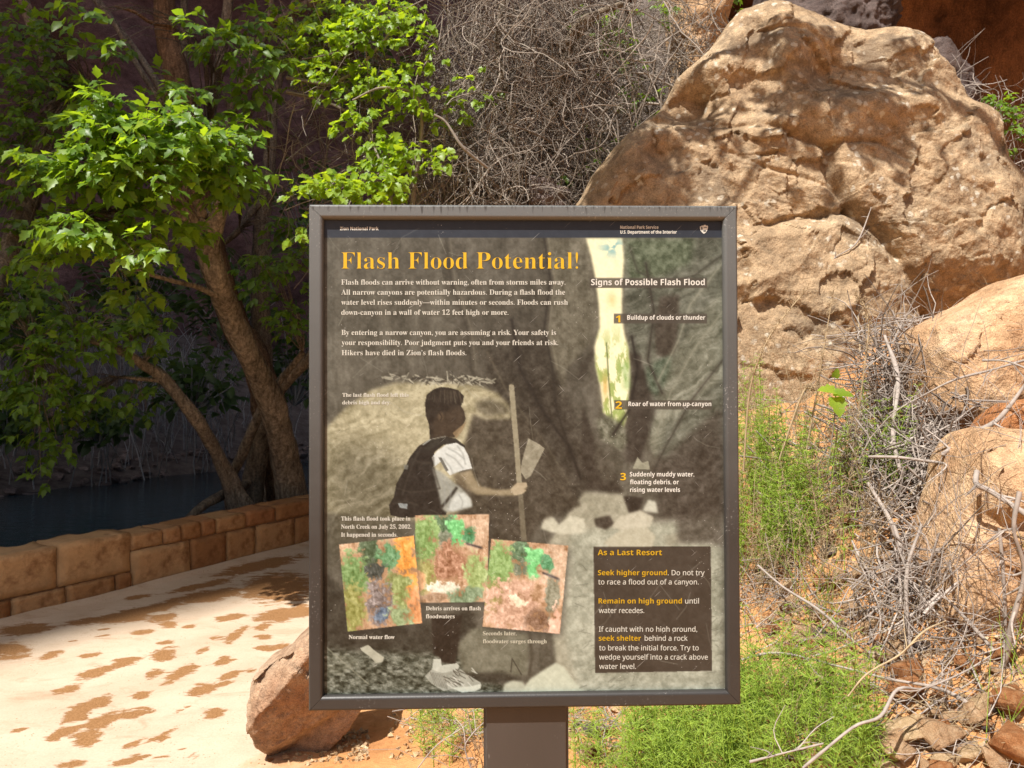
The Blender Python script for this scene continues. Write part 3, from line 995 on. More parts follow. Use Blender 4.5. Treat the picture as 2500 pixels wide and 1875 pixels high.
# main box elder leaning over the wall
tree('box_elder', 'leaning box elder with sunlit leaves forking above the stone wall',
     [[(728, 1310, 8.0, 43), (714, 1215, 7.9, 37), (700, 1140, 7.8, 35.3), (672, 1010, 7.5, 32.7), (640, 930, 7.25, 31), (600, 850, 7.0, 29.2), (560, 760, 6.8, 28.4), (530, 690, 6.5, 27.5), (512, 620, 6.4, 28.4), (508, 560, 6.3, 29.2), (512, 530, 6.25, 22.4)],
      [(495, 585, 6.35, 22), (465, 540, 6.2, 21), (435, 495, 6.0, 19), (405, 455, 5.8, 17), (370, 420, 5.5, 13), (300, 390, 5.2, 9), (220, 380, 5.0, 5)],
      [(520, 560, 6.3, 24), (540, 500, 6.2, 18), (545, 440, 6.1, 14), (560, 370, 6.0, 10), (600, 300, 5.9, 6)],
      [(500, 545, 6.3, 14), (470, 460, 6.0, 10), (430, 380, 5.6, 8), (380, 300, 5.3, 5)],
      [(545, 730, 6.55, 8), (480, 700, 6.3, 7), (420, 685, 6.0, 6), (340, 660, 5.7, 5), (250, 610, 5.4, 3)],
      [(420, 480, 5.9, 8), (350, 500, 5.5, 6), (260, 520, 5.2, 4), (180, 540, 5.0, 3)]],
     [(270, 320, 120, 60, 4.65, 80), (420, 330, 110, 75, 4.80, 92), (230, 420, 110, 50, 4.60, 69), (340, 420, 110, 50, 4.70, 80), (500, 380, 100, 60, 5.00, 80),
      (570, 440, 70, 60, 5.20, 52), (180, 560, 90, 45, 4.60, 46), (360, 520, 110, 45, 4.80, 46), (350, 600, 75, 35, 4.70, 39), (250, 250, 60, 35, 4.70, 25), (120, 390, 50, 30, 4.50, 16),
      (560, 330, 70, 50, 5.30, 34), (430, 220, 60, 40, 5.30, 21), (470, 580, 40, 30, 5.30, 14), (130, 620, 90, 40, 5.00, 28), (330, 700, 70, 40, 5.20, 16)],
     M['bark'], M['leaf'], 0.088, 'elder', 0.38, nbig=300)

# trees and boughs around it, all in the shade of the spur
GT = 'shaded box elders on the river bank'
tree('box_elder', 'slender forked stem slanting left across the river from the stone wall',
     [[(650, 1310, 7.65, 20), (600, 1230, 7.6, 17), (560, 1160, 7.5, 16), (520, 1090, 7.3, 16), (470, 1010, 7.0, 16), (400, 925, 6.9, 14), (350, 890, 6.8, 12), (300, 860, 6.7, 9), (220, 820, 6.5, 6)],
      [(590, 1310, 7.6, 17), (560, 1200, 7.5, 14), (530, 1120, 7.35, 12)],
      [(400, 930, 6.9, 6), (340, 925, 6.8, 5), (290, 920, 6.7, 3)],
      [(300, 865, 6.7, 6), (200, 830, 6.4, 5), (90, 855, 6.2, 4)]],
     [(100, 830, 130, 80, 6.2, 70), (250, 800, 120, 70, 6.4, 60), (60, 940, 90, 70, 6.0, 50), (180, 960, 110, 70, 6.3, 45), (330, 790, 110, 80, 6.7, 45), (130, 1060, 80, 60, 6.3, 24), (60, 720, 120, 70, 6.4, 50),
      (330, 970, 60, 50, 6.8, 16), (115, 1140, 30, 50, 6.2, 7)],
     M['bark_grey'], M['leaf'], 0.085, 'elder', 0.4)
tree('box_elder', 'thick stump and stem leaning right behind the leaning box elder',
     [[(612, 1320, 8.3, 40), (615, 1210, 8.3, 29), (628, 1120, 8.2, 24), (645, 1010, 8.1, 22), (690, 940, 8.0, 18), (760, 870, 7.9, 14), (860, 780, 7.8, 10)],
      [(570, 1300, 8.1, 13), (560, 1190, 8.0, 12), (590, 1110, 7.9, 13), (620, 1040, 7.8, 12), (660, 960, 7.7, 10), (740, 860, 7.6, 7)],
      [(440, 1290, 7.2, 11), (490, 1240, 7.25, 11), (560, 1200, 7.8, 13), (605, 1180, 8.2, 12)]],
     [(720, 760, 80, 60, 7.3, 30), (720, 650, 70, 60, 7.3, 26), (650, 620, 50, 40, 7.2, 12)],
     M['bark'], M['leaf'], 0.085, 'elder', 0.35)
tree('box_elder', 'pale grey upright trunk standing behind the leaning box elder',
     [[(660, 1400, 9.0, 30), (655, 1180, 9.0, 27), (648, 1000, 9.0, 26), (640, 850, 9.0, 24), (636, 700, 9.0, 22), (640, 560, 9.0, 20), (655, 420, 9.0, 16), (668, 250, 9.0, 13), (690, 120, 9.0, 11), (720, 0, 9.0, 9), (740, -120, 9, 7)],
      [(662, 480, 9.0, 12), (620, 510, 8.9, 10), (585, 560, 8.8, 8), (540, 600, 8.8, 6)],
      [(675, 220, 9.0, 9), (700, 150, 8.9, 8), (760, 90, 8.8, 5)]],
     [(760, 60, 120, 70, 7.6, 50), (640, 680, 60, 60, 8.2, 22), (700, 560, 60, 60, 8.0, 22), (610, 240, 70, 60, 6.0, 22), (640, 150, 60, 50, 6.0, 22)],
     M['bark_grey'], M['leaf'], 0.09, 'simple', 0.4)
tree('dead_snag', 'broken reddish brown dead trunk with splintered wood above the sunlit leaves',
     [[(708, 1320, 8.6, 40), (640, 930, 8.5, 36), (575, 790, 8.4, 34), (518, 620, 8.2, 34), (475, 460, 8.0, 34), (452, 310, 7.9, 32), (430, 180, 7.9, 29), (410, 100, 7.9, 27), (400, 0, 7.9, 25), (395, -120, 7.9, 24)],
      [(420, 60, 7.8, 6), (370, 55, 7.7, 5), (330, 30, 7.6, 4), (280, 15, 7.5, 3)]], [], M['bark_snag'], None)
tree('box_elder', 'straight grey stem rising beside the dead snag',
     [[(712, 1340, 9.0, 22), (640, 940, 8.9, 19), (570, 770, 8.8, 18), (520, 600, 8.7, 16), (510, 330, 8.6, 14), (530, 200, 8.6, 13), (545, 100, 8.6, 12), (558, 0, 8.6, 11), (570, -120, 8.6, 10)],
      [(460, 400, 8.5, 11), (452, 200, 8.5, 10), (450, 0, 8.5, 9), (455, -100, 8.5, 8)]],
     [(540, 110, 80, 60, 5.7, 26), (470, 60, 40, 40, 5.2, 7), (610, 60, 60, 50, 5.9, 20)], M['bark_grey'], M['leaf'], 0.08, 'simple', 0.35)
tree('box_elder', 'brown limb angling up right past the dead snag into bright leaves',
     [[(510, 560, 6.4, 17), (530, 480, 6.8, 15), (545, 420, 7.1, 14), (560, 300, 7.4, 13), (590, 210, 7.4, 13), (625, 130, 7.4, 12), (655, 65, 7.4, 12), (700, 40, 7.35, 11), (760, 5, 7.3, 10), (830, -50, 7.3, 8)],
      [(655, 65, 7.4, 8), (662, 10, 7.4, 7), (660, -80, 7.4, 6)],
      [(560, 290, 7.4, 5), (640, 175, 7.3, 5), (720, 170, 7.2, 5), (800, 215, 7.1, 3)]],
     [(700, 100, 110, 80, 6.4, 70), (830, 40, 110, 70, 6.3, 80), (740, 180, 70, 60, 6.6, 30), (930, 30, 70, 50, 6.2, 40)],
     M['bark'], M['leaf_vine'], 0.07, 'elder', 0.4)
tree('box_elder', 'tan leaning trunk with dark leaves in the deep shade upstream',
     [[(-190, 1420, 5.4, 30), (-90, 900, 6.0, 26), (60, 520, 7.0, 22), (135, 330, 7.7, 19), (128, 210, 8.0, 17), (110, 140, 8.0, 16), (85, 70, 8.0, 15), (60, 10, 8.0, 14), (30, -80, 8.0, 13)],
      [(110, 130, 8.0, 6), (60, 100, 7.9, 5), (0, 70, 7.8, 3)],
      [(130, 230, 8.0, 6), (180, 190, 7.9, 5), (220, 220, 7.8, 3)]],
     [(60, 60, 90, 60, 7.2, 40), (60, 180, 110, 70, 7.2, 60), (150, 120, 60, 50, 7.3, 20), (40, 300, 110, 80, 7.0, 70), (60, 420, 120, 80, 6.9, 70), (180, 230, 70, 40, 7.4, 20), (30, 560, 110, 80, 6.8, 55), (290, 130, 60, 50, 7.6, 14)],
     M['bark'], M['leaf'], 0.09, 'elder', 0.45)
tree('box_elder', 'pair of thin bare stems slanting left to right in front of the dark cliff',
     [[(452, 320, 7.95, 10), (400, 230, 8.2, 9), (350, 150, 8.4, 8), (290, 70, 8.4, 8), (240, 0, 8.4, 7), (190, -80, 8.4, 6)],
      [(455, 350, 7.95, 9), (400, 260, 8.2, 8), (330, 150, 8.3, 7), (280, 60, 8.3, 6), (220, -10, 8.3, 5)],
      [(655, 440, 9.0, 6), (620, 420, 8.6, 5), (600, 350, 8.2, 4), (560, 270, 8.1, 4), (540, 200, 8.0, 3)]],
     [(260, 100, 70, 50, 4.9, 8), (190, 30, 60, 40, 4.8, 8)], M['bark_grey'], M['leaf'], 0.08, 'simple', 0.3)

# far bank: low shrubs and pale dead stems
sh = MB()
n = 1500
s_ = rng.uniform(12.6, 22, n)
lx = rng.uniform(-26, 6, n)
base = np.stack([-3.35 - 0.86 * s_ + 0.51 * lx * 1.0 + 6, 4.96 + 0.51 * s_ + 0.86 * lx + 8], 1)
keep = (-sd_wall(base[:, 0], base[:, 1]) > 12.5)
base = base[keep]
n = len(base)
b3 = np.c_[base, tz(base[:, 0], base[:, 1])]
hgt = rng.uniform(0.8, 3.2, n)
lean = rng.normal(size=(n, 2)) * 0.25
t = np.linspace(0, 1, 5)
P = b3[:, None] + np.stack([lean[:, :1] * t ** 1.5 * hgt[:, None], lean[:, 1:] * t ** 1.5 * hgt[:, None], hgt[:, None] * t - 0.0 * t], -1) + rng.normal(size=(n, 5, 3)) * 0.04
V, Q = tubes(P, np.broadcast_to(np.linspace(0.02, 0.007, 5), (n, 5)), 3)
mesh('dead_stems', V, Q, M['pale_stem'], None, True, label='pale grey dead stems crowding the far river bank', cat='brush', kind='stuff')
# far shrubs
for j, (px, py, d, rx, ry, nn) in enumerate([(60, 780, 19, 120, 110, 420), (330, 700, 21, 150, 120, 460), (560, 740, 20, 120, 120, 380), (470, 930, 18.5, 140, 90, 320), (240, 1020, 17.5, 120, 70, 260), (720, 860, 21, 120, 130, 340), (20, 1010, 16.5, 90, 80, 240), (760, 520, 24, 140, 140, 360), (900, 180, 16, 100, 100, 200)]):
    C, D = cloud([(px, py, rx, ry, d, nn)], 1.2)
    root = empty('far_shrub', tuple(at(px, py + ry, d)), label='dark green shrub on the shaded far bank', cat='shrub', group='shrubs on the far bank')
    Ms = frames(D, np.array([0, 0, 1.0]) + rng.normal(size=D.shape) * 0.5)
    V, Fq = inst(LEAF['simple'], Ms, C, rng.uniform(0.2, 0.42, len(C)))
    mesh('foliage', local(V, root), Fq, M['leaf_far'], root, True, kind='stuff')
    hub = at(px, py + ry, d)
    P, Rr = twig_web(C[::6], [hub], 0.03, 0.008, 0.05)
    V, Q = tubes(P, Rr, 4)
    mesh('stems', local(V, root), Q, M['pale_stem'], root, True, kind='stuff')
# gravel on the far shore
nst = 900
s_ = rng.uniform(11.6, 14.4, nst)
l_ = rng.uniform(-16, 20, nst)
gxy = np.array([-3.35, 4.96]) - WN * s_[:, None] + np.array([0.51, 0.86]) * l_[:, None]
gm = MB()
ico = bmesh.new()
bmesh.ops.create_icosphere(ico, subdivisions=1, radius=1.0)
IV = np.array([v.co for v in ico.verts])
IF = np.array([[v.index for v in f.verts] for f in ico.faces])
ico.free()
sz = rng.uniform(0.05, 0.22, nst) * rng.uniform(0.5, 1, nst)
for i in range(nst):
    V = IV * (1 + 0.2 * rng.normal(size=(len(IV), 1))) * np.array([1.2, 1, 0.6]) * sz[i] + [gxy[i, 0], gxy[i, 1], tz(gxy[i, 0], gxy[i, 1]) + sz[i] * 0.2]
    gm.add(V, IF)
gm.build('river_gravel', M['grey_rock'], None, False, label='grey cobbles along the far river shore', cat='gravel', kind='stuff')


# ------------------------------------------------------------------ brush, vine and dead tangle on the bank
def tangle(n, boxes, lmin, lmax, rmin, rmax, m, name, label, cat, K=8, curl=0.5, gravity=0.0, bias=(0, 0, 0), sides=3):
    P = []
    w_ = np.array([b[-1] for b in boxes], float)
    pick = rng.choice(len(boxes), n, p=w_ / w_.sum())
    B = np.array([b[:6] for b in boxes], float)[pick]
    d = rng.uniform(B[:, 4], B[:, 5])
    p0 = np.stack([(rng.uniform(B[:, 0], B[:, 1]) - 1250) / F * d, d, CAMZ - (rng.uniform(B[:, 2], B[:, 3]) - 937.5) / F * d], 1)
    L = rng.uniform(lmin, lmax, n) * rng.uniform(0.5, 1, n)
    dr = nrm(rng.normal(size=(n, 3)) * np.array([1, 0.6, 1]) + np.array(bias))
    cv = rng.normal(size=(n, 3)) * curl
    pts = [p0]
    for i in range(K - 1):
        dr = nrm(dr + cv / K * 1.6 + rng.normal(size=(n, 3)) * 0.16 + np.array([0, 0, -gravity / K]))
        pts.append(pts[-1] + dr * (L / (K - 1))[:, None])
    P = np.stack(pts, 1)
    r0 = rng.uniform(rmin, rmax, n) * rng.uniform(0.5, 1, n)
    Rr = r0[:, None] * np.linspace(1, 0.55, K)
    V, Q = tubes(P, Rr, sides)
    return mesh(name, V, Q, m, None, True, label=label, cat=cat, kind='stuff')


tangle(7400, [(1080, 1560, 0, 520, 6.0, 7.4, 10), (1180, 1500, -60, 520, 5.9, 6.6, 5), (1500, 1760, -40, 330, 6.6, 7.6, 3), (1000, 1300, 330, 560, 5.8, 6.6, 3), (1180, 1420, 560, 900, 6.2, 6.8, 2), (980, 1250, 500, 950, 6.1, 6.9, 2)], 0.25, 0.9, 0.0025, 0.0068, M['vine'],
       'dead_vine_tangle', 'thick tangle of bare grey brown vines hanging on the bank behind the sign', 'brush', 9, 1.1, 0.6, (0, 0, -0.5))
tangle(260, [(1060, 1700, -40, 520, 5.9, 7.3, 1)], 0.8, 2.0, 0.005, 0.012, M['vine'],
       'hanging_vines', 'long thicker bare vines hanging through the brown tangle', 'brush', 12, 0.6, 1.6, (0, 0, -0.9), 5)
tangle(500, [(690, 1100, 100, 520, 6.0, 7.2, 1)], 0.4, 1.2, 0.003, 0.007, M['vine'], 'bare_twigs', 'thin bare twigs among the bright vine leaves', 'brush', 8, 0.6, 0.2)
# trunk-like dead limb in the tangle
for j, (rows, lab) in enumerate([
        ([(1375, 115, 6.3, 16), (1400, 90, 6.2, 17), (1430, 55, 6.1, 15), (1470, 30, 6.1, 11), (1520, 10, 6.1, 7)], 'bleached broken limb sticking out of the brown tangle'),
        ([(1330, 320, 6.3, 11), (1355, 240, 6.3, 14), (1385, 140, 6.3, 16), (1380, 100, 6.3, 12)], 'short twisted brown limb under the bleached limb'),
        ([(1240, 520, 6.0, 9), (1265, 400, 6.1, 10), (1240, 250, 6.2, 9), (1215, 120, 6.3, 8), (1230, -20, 6.4, 7)], 'upright brown vine stem at the middle of the tangle')]):
    V, Q = tpx(rows, 30, sides=9, rough=0.25, seed=60 + j)
    mesh('dead_limb', V, Q, M['bark'], None, True, label=lab, cat='branch')

vine_cl = [(830, 120, 110, 70, 6.0, 60), (900, 60, 100, 60, 6.0, 50), (1000, 70, 60, 60, 5.9, 34), (800, 190, 80, 60, 6.0, 44), (920, 210, 80, 50, 5.9, 40), (980, 200, 60, 60, 5.8, 40),
           (1010, 260, 70, 60, 5.8, 34), (880, 300, 70, 50, 5.7, 30), (930, 360, 70, 50, 5.6, 44), (910, 430, 60, 50, 5.5, 40), (1000, 400, 60, 50, 5.6, 34), (1070, 380, 30, 30, 5.5, 14),
           (830, 450, 60, 25, 5.4, 34), (740, 470, 28, 30, 5.3, 10), (790, 445, 30, 20, 5.3, 12), (960, 460, 50, 30, 5.5, 24), (1120, 260, 60, 70, 6.0, 26), (1180, 220, 40, 60, 6.0, 10), (735, 560, 16, 40, 5.2, 8), (880, 480, 60, 30, 5.4, 24), (1050, 130, 50, 60, 5.9, 18)]
tree('grape_vine', 'bright yellow green wild grape vine spilling over the bank behind the sign frame',
     [[(1000, 560, 6.0, 7), (1015, 430, 5.9, 6), (1030, 300, 5.9, 5), (1010, 230, 5.8, 4), (930, 215, 5.7, 3), (860, 245, 5.6, 2)],
      [(1190, 410, 5.7, 4), (1130, 360, 5.6, 4), (1090, 300, 5.6, 3), (1060, 280, 5.6, 3)],
      [(960, 500, 5.6, 4), (930, 400, 5.6, 3), (900, 330, 5.7, 3)],
      [(700, 190, 6.2, 5), (820, 200, 6.1, 4), (920, 120, 6.0, 3), (980, 40, 6.0, 3)],
      [(700, 225, 6.2, 5), (800, 250, 6.2, 4), (905, 305, 6.1, 3)]],
     vine_cl, M['vine'], M['leaf_vine'], 0.055, 'grape', 0.35, nl=3, nbig=300, cat='vine', web=False)
tree('bank_shrub', 'sparse green shrub growing through the brown tangle beside the boulder',
     [[(1440, 420, 6.6, 5), (1460, 300, 6.6, 4), (1470, 180, 6.6, 3)], [(1440, 420, 6.6, 4), (1400, 330, 6.5, 3)]],
     [(1480, 60, 80, 70, 6.7, 34), (1520, 140, 60, 70, 6.7, 26), (1560, 250, 50, 60, 6.6, 26), (1450, 360, 60, 60, 6.5, 26), (1400, 420, 50, 50, 6.4, 14), (1750, 10, 60, 60, 7.3, 26), (1620, 20, 50, 40, 7.0, 16)],
     M['vine'], M['leaf'], 0.05, 'simple', 0.35, cat='shrub', web=False)

# tree out of frame on the right whose bough dapples the boulder with shade
root_xyz = (4.6, 1.6, float(tz(4.6, 1.6)))
ot = empty('overhanging_tree', root_xyz, label='leafy tree on the right bank whose boughs shade the boulder', cat='tree')
paths = [[(4.6, 1.6, root_xyz[2] - 0.2, 0.16), (4.4, 1.9, 3.6, 0.14), (3.6, 2.5, 5.6, 0.11), (2.4, 3.1, 6.7, 0.07), (1.0, 3.6, 7.0, 0.045), (-0.4, 3.9, 6.7, 0.025)],
         [(2.4, 3.1, 6.7, 0.05), (1.7, 3.8, 7.3, 0.035), (0.6, 4.3, 7.4, 0.02)],
         [(1.0, 3.6, 7.0, 0.03), (0.2, 3.3, 6.4, 0.02), (-0.3, 3.2, 5.8, 0.012)]]
for j, p in enumerate(paths):
    V, Q = limb(p, 40, 9, 0.1, 90 + j)
    mesh('trunk' if j == 0 else 'limb', local(V, ot), Q, M['bark_grey'], ot, True)
# leaf groups placed up the sun's ray from the shaded spots
spots = [(1480, 380, 5.1, 30), (1560, 400, 5.1, 26), (1500, 450, 5.0, 20), (1590, 360, 5.1, 16), (1960, 130, 5.2, 22), (2000, 210, 5.2, 26), (1900, 250, 5.2, 10), (2060, 230, 5.2, 12), (2130, 300, 5.1, 12), (2160, 350, 5.1, 14), (1700, 240, 5.2, 14), (2220, 200, 5.2, 8), (1660, 200, 5.2, 10), (2010, 330, 5.1, 6)]
Cs = []
for (px, py, d, nn) in spots:
    nn = nn * 3
    p = at(px, py, d)
    tt_ = (6.7 - p[2]) / sdir.z
    ctr = p + np.array(sdir) * tt_
    Cs.append(ctr + rng.normal(size=(nn, 3)) * np.array([0.10, 0.10, 0.20]))
Cs = np.concatenate(Cs)
Ms, Ts, Ss, stalk = sprays(Cs, rng.normal(size=(len(Cs), 3)) + np.array([0, 0, -0.4]), 0.07, 5)
V, Fq = inst(LEAF['simple'], Ms, Ts, Ss)
mesh('foliage', local(V, ot), Fq, M['leaf'], ot, True, kind='stuff')
P, Rr = twig_web(Cs[::3], [p_[:3] for p_ in paths[0][3:]] + [p_[:3] for p_ in paths[1]], 0.006, 0.002)
V, Q = tubes(P, Rr, 4)
mesh('twig_mass', local(V, ot), Q, M['bark_grey'], ot, True, kind='stuff')


# ------------------------------------------------------------------ right slope: stones, sticks, horsetail, straw
def stone_mesh(seed, m):
    r_ = np.random.default_rng(seed)
    bm = bmesh.new()
    for p in nrm(r_.normal(size=(14, 3))) * r_.uniform(0.75, 1.0, (14, 1)):
        bm.verts.new(p)
    res = bmesh.ops.convex_hull(bm, input=bm.verts)
    bmesh.ops.delete(bm, geom=[v for v in bm.verts if not v.link_faces], context='VERTS')
    bmesh.ops.bevel(bm, geom=list(bm.edges), offset=0.05, segments=1, affect='EDGES')
    me = bpy.data.meshes.new('stone')
    bm.to_mesh(me)
    bm.free()
    me.materials.append(m)
    return me


SM = {c_: [stone_mesh(200 + 10 * j + q, m_) for q in range(4)] for j, (c_, m_) in enumerate((('orange', M['orange_rock']), ('pale', M['pale_rock']), ('tan', M['slab']), ('grey', M['grey_rock'])))}
LAB = {'orange': 'rusty orange angular stone lying on the dirt slope', 'pale': 'pale buff broken stone lying on the dirt slope', 'tan': 'tan sandstone chunk lying on the dirt slope', 'grey': 'dull grey stone lying on the dirt slope'}


def stone(c_, px, py, wpx, flat=0.7, sink=0.2):
    p = hit(px, py)[0]
    s = wpx * 1.25 / F * p[1] / 2
    o = link('stone', random.choice(SM[c_]), None, label=LAB[c_], cat='stone', group=c_ + ' stones on the slope')
    o.scale = (s * random.uniform(0.9, 1.2), s * random.uniform(0.8, 1.1), s * flat * random.uniform(0.8, 1.2))
    o.rotation_euler = (random.uniform(-0.5, 0.5), random.uniform(-0.5, 0.5), random.uniform(0, 6.28))
    o.location = (p[0], p[1], p[2] + s * flat * (1 - 2 * sink))
    return o


hand = [('orange', 2240, 1000, 60), ('orange', 2120, 1130, 50), ('orange', 2260, 1050, 60), ('orange', 2190, 1010, 45), ('orange', 2100, 1200, 40), ('tan', 2130, 1240, 40), ('orange', 2160, 1160, 36),
        ('tan', 1930, 1470, 70), ('orange', 2020, 1420, 50), ('tan', 2090, 1480, 60), ('pale', 2070, 1470, 30), ('tan', 2120, 1520, 46), ('orange', 2160, 1545, 48), ('pale', 2140, 1560, 30), ('tan', 2190, 1590, 50),
        ('orange', 2210, 1650, 64), ('orange', 2215, 1690, 60), ('tan', 2170, 1590, 40), ('pale', 2400, 1725, 60), ('tan', 2370, 1745, 60), ('pale', 2220, 1790, 90), ('tan', 2190, 1830, 70), ('orange', 2290, 1770, 60),
        ('tan', 2300, 1800, 80), ('orange', 2480, 1820, 110), ('tan', 2440, 1850, 70), ('orange', 2300, 1860, 60), ('pale', 2360, 1800, 50), ('tan', 2260, 1850, 50), ('orange', 2460, 1750, 70), ('pale', 2150, 1870, 50),
        ('tan', 1960, 1540, 50), ('orange', 1880, 1530, 40), ('pale', 1900, 1590, 40), ('orange', 1870, 1600, 34), ('tan', 2040, 1500, 36), ('grey', 1440, 1800, 40), ('tan', 1430, 1850, 40), ('orange', 1470, 1770, 34), ('pale', 1500, 1830, 36), ('grey', 1410, 1770, 30),
        ('orange', 1130, 1860, 30), ('tan', 700, 1862, 22), ('tan', 690, 1848, 18), ('orange', 645, 1830, 14), ('tan', 620, 1852, 12), ('orange', 660, 1866, 16), ('tan', 600, 1868, 10)]
for c_, px, py, s in hand:
    stone(c_, px, py, s * (1.35 if py > 1580 and px > 2100 else 1.1))
for i in range(150):
    px = random.uniform(1850, 2500)
    py = random.uniform(1200, 1875)
    stone(random.choice(['orange', 'orange', 'tan', 'tan', 'pale', 'grey']), px, py, random.uniform(16, 60))
# fine rubble
nrub = 3500
pp = hit(np.concatenate([rng.uniform(1780, 2500, 2600), rng.uniform(950, 1800, 500), rng.uniform(560, 900, 400)]), np.concatenate([rng.uniform(1000, 1875, 2600), rng.uniform(1740, 1875, 500), rng.uniform(1790, 1875, 400)]))
s_ = rng.uniform(0.004, 0.016, nrub)
tv = np.array([(1, 1, 1), (1, -1, -1), (-1, 1, -1), (-1, -1, 1), (0.3, 0.2, 1.4), (1.2, -0.3, 0.1)], float)
tf = np.array([(0, 4, 1), (0, 1, 5), (0, 2, 4), (2, 3, 4), (3, 1, 4), (1, 3, 5), (3, 2, 5), (2, 0, 5)])
q = nrm(rng.normal(size=(nrub, 3)))
Ms = frames(q, rng.normal(size=(nrub, 3)))
V, Fq = inst((tv * 0.7, tf), Ms, pp + np.array([0, 0, 0.004]), s_)
mesh('rubble', V, Fq, M['pale_rock'], None, False, label='fine broken rubble scattered over the dirt slope', cat='rubble', kind='stuff')


def stick_field(n, boxes, lmin, lmax, rmin, rmax, m, name, label, lift=0.1, K=6, curl=0.25, flatz=0.35, sides=4, cat='brush'):
    w_ = np.array([b[-1] for b in boxes], float)
    B = np.array([b[:4] for b in boxes], float)[rng.choice(len(boxes), n, p=w_ / w_.sum())]
    p0 = hit(rng.uniform(B[:, 0], B[:, 1]), rng.uniform(B[:, 2], B[:, 3]))
    p0[:, 2] += rng.uniform(0, lift, n)
    L = rng.uniform(lmin, lmax, n) * rng.uniform(0.4, 1, n)
    dr = nrm(rng.normal(size=(n, 3)) * np.array([1, 0.6, flatz]) + np.array([0.15, 0.1, 0.12]))
    cv = rng.normal(size=(n, 3)) * curl
    pts = [p0 - dr * (L / 2)[:, None]]
    for i in range(K - 1):
        dr = nrm(dr + cv / K + rng.normal(size=(n, 3)) * 0.11)
        pts.append(pts[-1] + dr * (L / (K - 1))[:, None])
    P = np.stack(pts, 1)
    P[..., 2] = np.maximum(P[..., 2], tz(P[..., 0], P[..., 1], False) + 0.004)
    r0 = rng.uniform(rmin, rmax, n) * rng.uniform(0.5, 1, n)
    V, Q = tubes(P, r0[:, None] * np.linspace(1, 0.5, K), sides)
    return mesh(name, V, Q, m, None, True, label=label, cat=cat, kind='stuff')


stick_field(900, [(2090, 2330, 960, 1260, 10), (2200, 2500, 980, 1150, 3), (2120, 2360, 1200, 1560, 6), (1900, 2160, 1050, 1300, 2)], 0.2, 0.75, 0.0025, 0.0085, M['twig'], 'driftwood_twigs', 'heap of bare grey twigs piled against the rocks right of the boulder', 0.24, 7, 0.5, 0.8)
stick_field(330, [(1780, 2500, 1420, 1875, 6), (2100, 2500, 1600, 1875, 2), (1390, 1560, 1740, 1875, 2), (1000, 1190, 1760, 1875, 1), (1790, 1960, 1380, 1520, 3)], 0.1, 0.5, 0.0012, 0.0045, M['twig'], 'litter_twigs', 'thin broken twigs littering the slope below the rocks', 0.10, 6, 0.6, 0.5)
stick_field(760, [(1790, 2140, 1000, 1560, 5), (1850, 2300, 1450, 1760, 4), (1000, 1500, 1760, 1875, 1), (2200, 2500, 1750, 1875, 0.6)], 0.15, 0.5, 0.0008, 0.002, M['straw'], 'dry_grass', 'dry straw coloured grass stems on the slope', 0.12, 6, 0.9, 0.9, 3)

tangle(420, [(2090, 2300, 780, 1040, 3.9, 4.4, 1)], 0.15, 0.6, 0.0025, 0.007, M['twig'], 'crevice_twigs', 'bare grey twigs jammed in the crevice between boulder and sloping slab', 'brush', 7, 0.4, 0.1)
tangle(330, [(2230, 2500, 850, 1250, 2.75, 3.3, 3), (2250, 2500, 1250, 1680, 2.45, 2.75, 4), (2050, 2350, 1350, 1700, 2.6, 3.0, 3)], 0.15, 0.6, 0.0008, 0.0026, M['twig'], 'wiry_twigs', 'web of thin wiry twigs standing in front of the rounded rock', 'brush', 8, 0.5, 0.0, (0.2, 0, 0.5))
def slope_pts(n, x0=-0.4, x1=4.2, y0=1.6, y1=6.2):
    p = np.stack([rng.uniform(x0, x1, n * 3), rng.uniform(y0, y1, n * 3)], 1)
    z_ = tz(p[:, 0], p[:, 1])
    scr_ = 1250 + p[:, 0] / p[:, 1] * F
    dense = (scr_ > 1800) & (scr_ < 2500)                      # already dressed from the photograph
    ok = (z_ > 0.08) & (p[:, 0] > path_edge(p[:, 1]) + 0.35) & (~dense | (rng.random(n * 3) < 0.12)) & (np.hypot(p[:, 0] - 0.03, p[:, 1] - 1.0) > 0.5)
    return np.c_[p, z_][ok][:n]


pp = slope_pts(5000)
V, Fq = inst((tv * 0.7, tf), frames(nrm(rng.normal(size=pp.shape)), rng.normal(size=pp.shape)), pp + np.array([0, 0, 0.004]), rng.uniform(0.005, 0.03, len(pp)) * rng.uniform(0.4, 1, len(pp)))
mesh('slope_rubble', V, Fq, M['slab'], None, False, label='broken rubble covering the rest of the dirt slope', cat='rubble', kind='stuff')
pp = slope_pts(900)
L_ = rng.uniform(0.1, 0.5, len(pp))
dr_ = nrm(rng.normal(size=pp.shape) * np.array([1, 1, 0.4]) + np.array([0, 0, 0.25]))
t = np.linspace(0, 1, 5)[None, :, None]
P = pp[:, None] + dr_[:, None] * L_[:, None, None] * t + rng.normal(size=(len(pp), 5, 3)) * 0.012
P[..., 2] = np.maximum(P[..., 2], tz(P[..., 0], P[..., 1], False) + 0.004)
V, Q = tubes(P, rng.uniform(0.001, 0.004, (len(pp), 1)) * np.linspace(1, 0.5, 5), 4)
mesh('slope_twigs', V, Q, M['twig'], None, True, label='loose bare twigs over the rest of the dirt slope', cat='brush', kind='stuff')
ct = slope_pts(110)
pp = np.repeat(ct, 22, 0) + np.c_[rng.normal(size=(len(ct) * 22, 2)) * 0.05, np.zeros(len(ct) * 22)]
pp[:, 2] = tz(pp[:, 0], pp[:, 1])
h_ = rng.uniform(0.1, 0.4, len(pp))
ln_ = rng.normal(size=(len(pp), 2)) * 0.35
t = np.linspace(0, 1, 5)
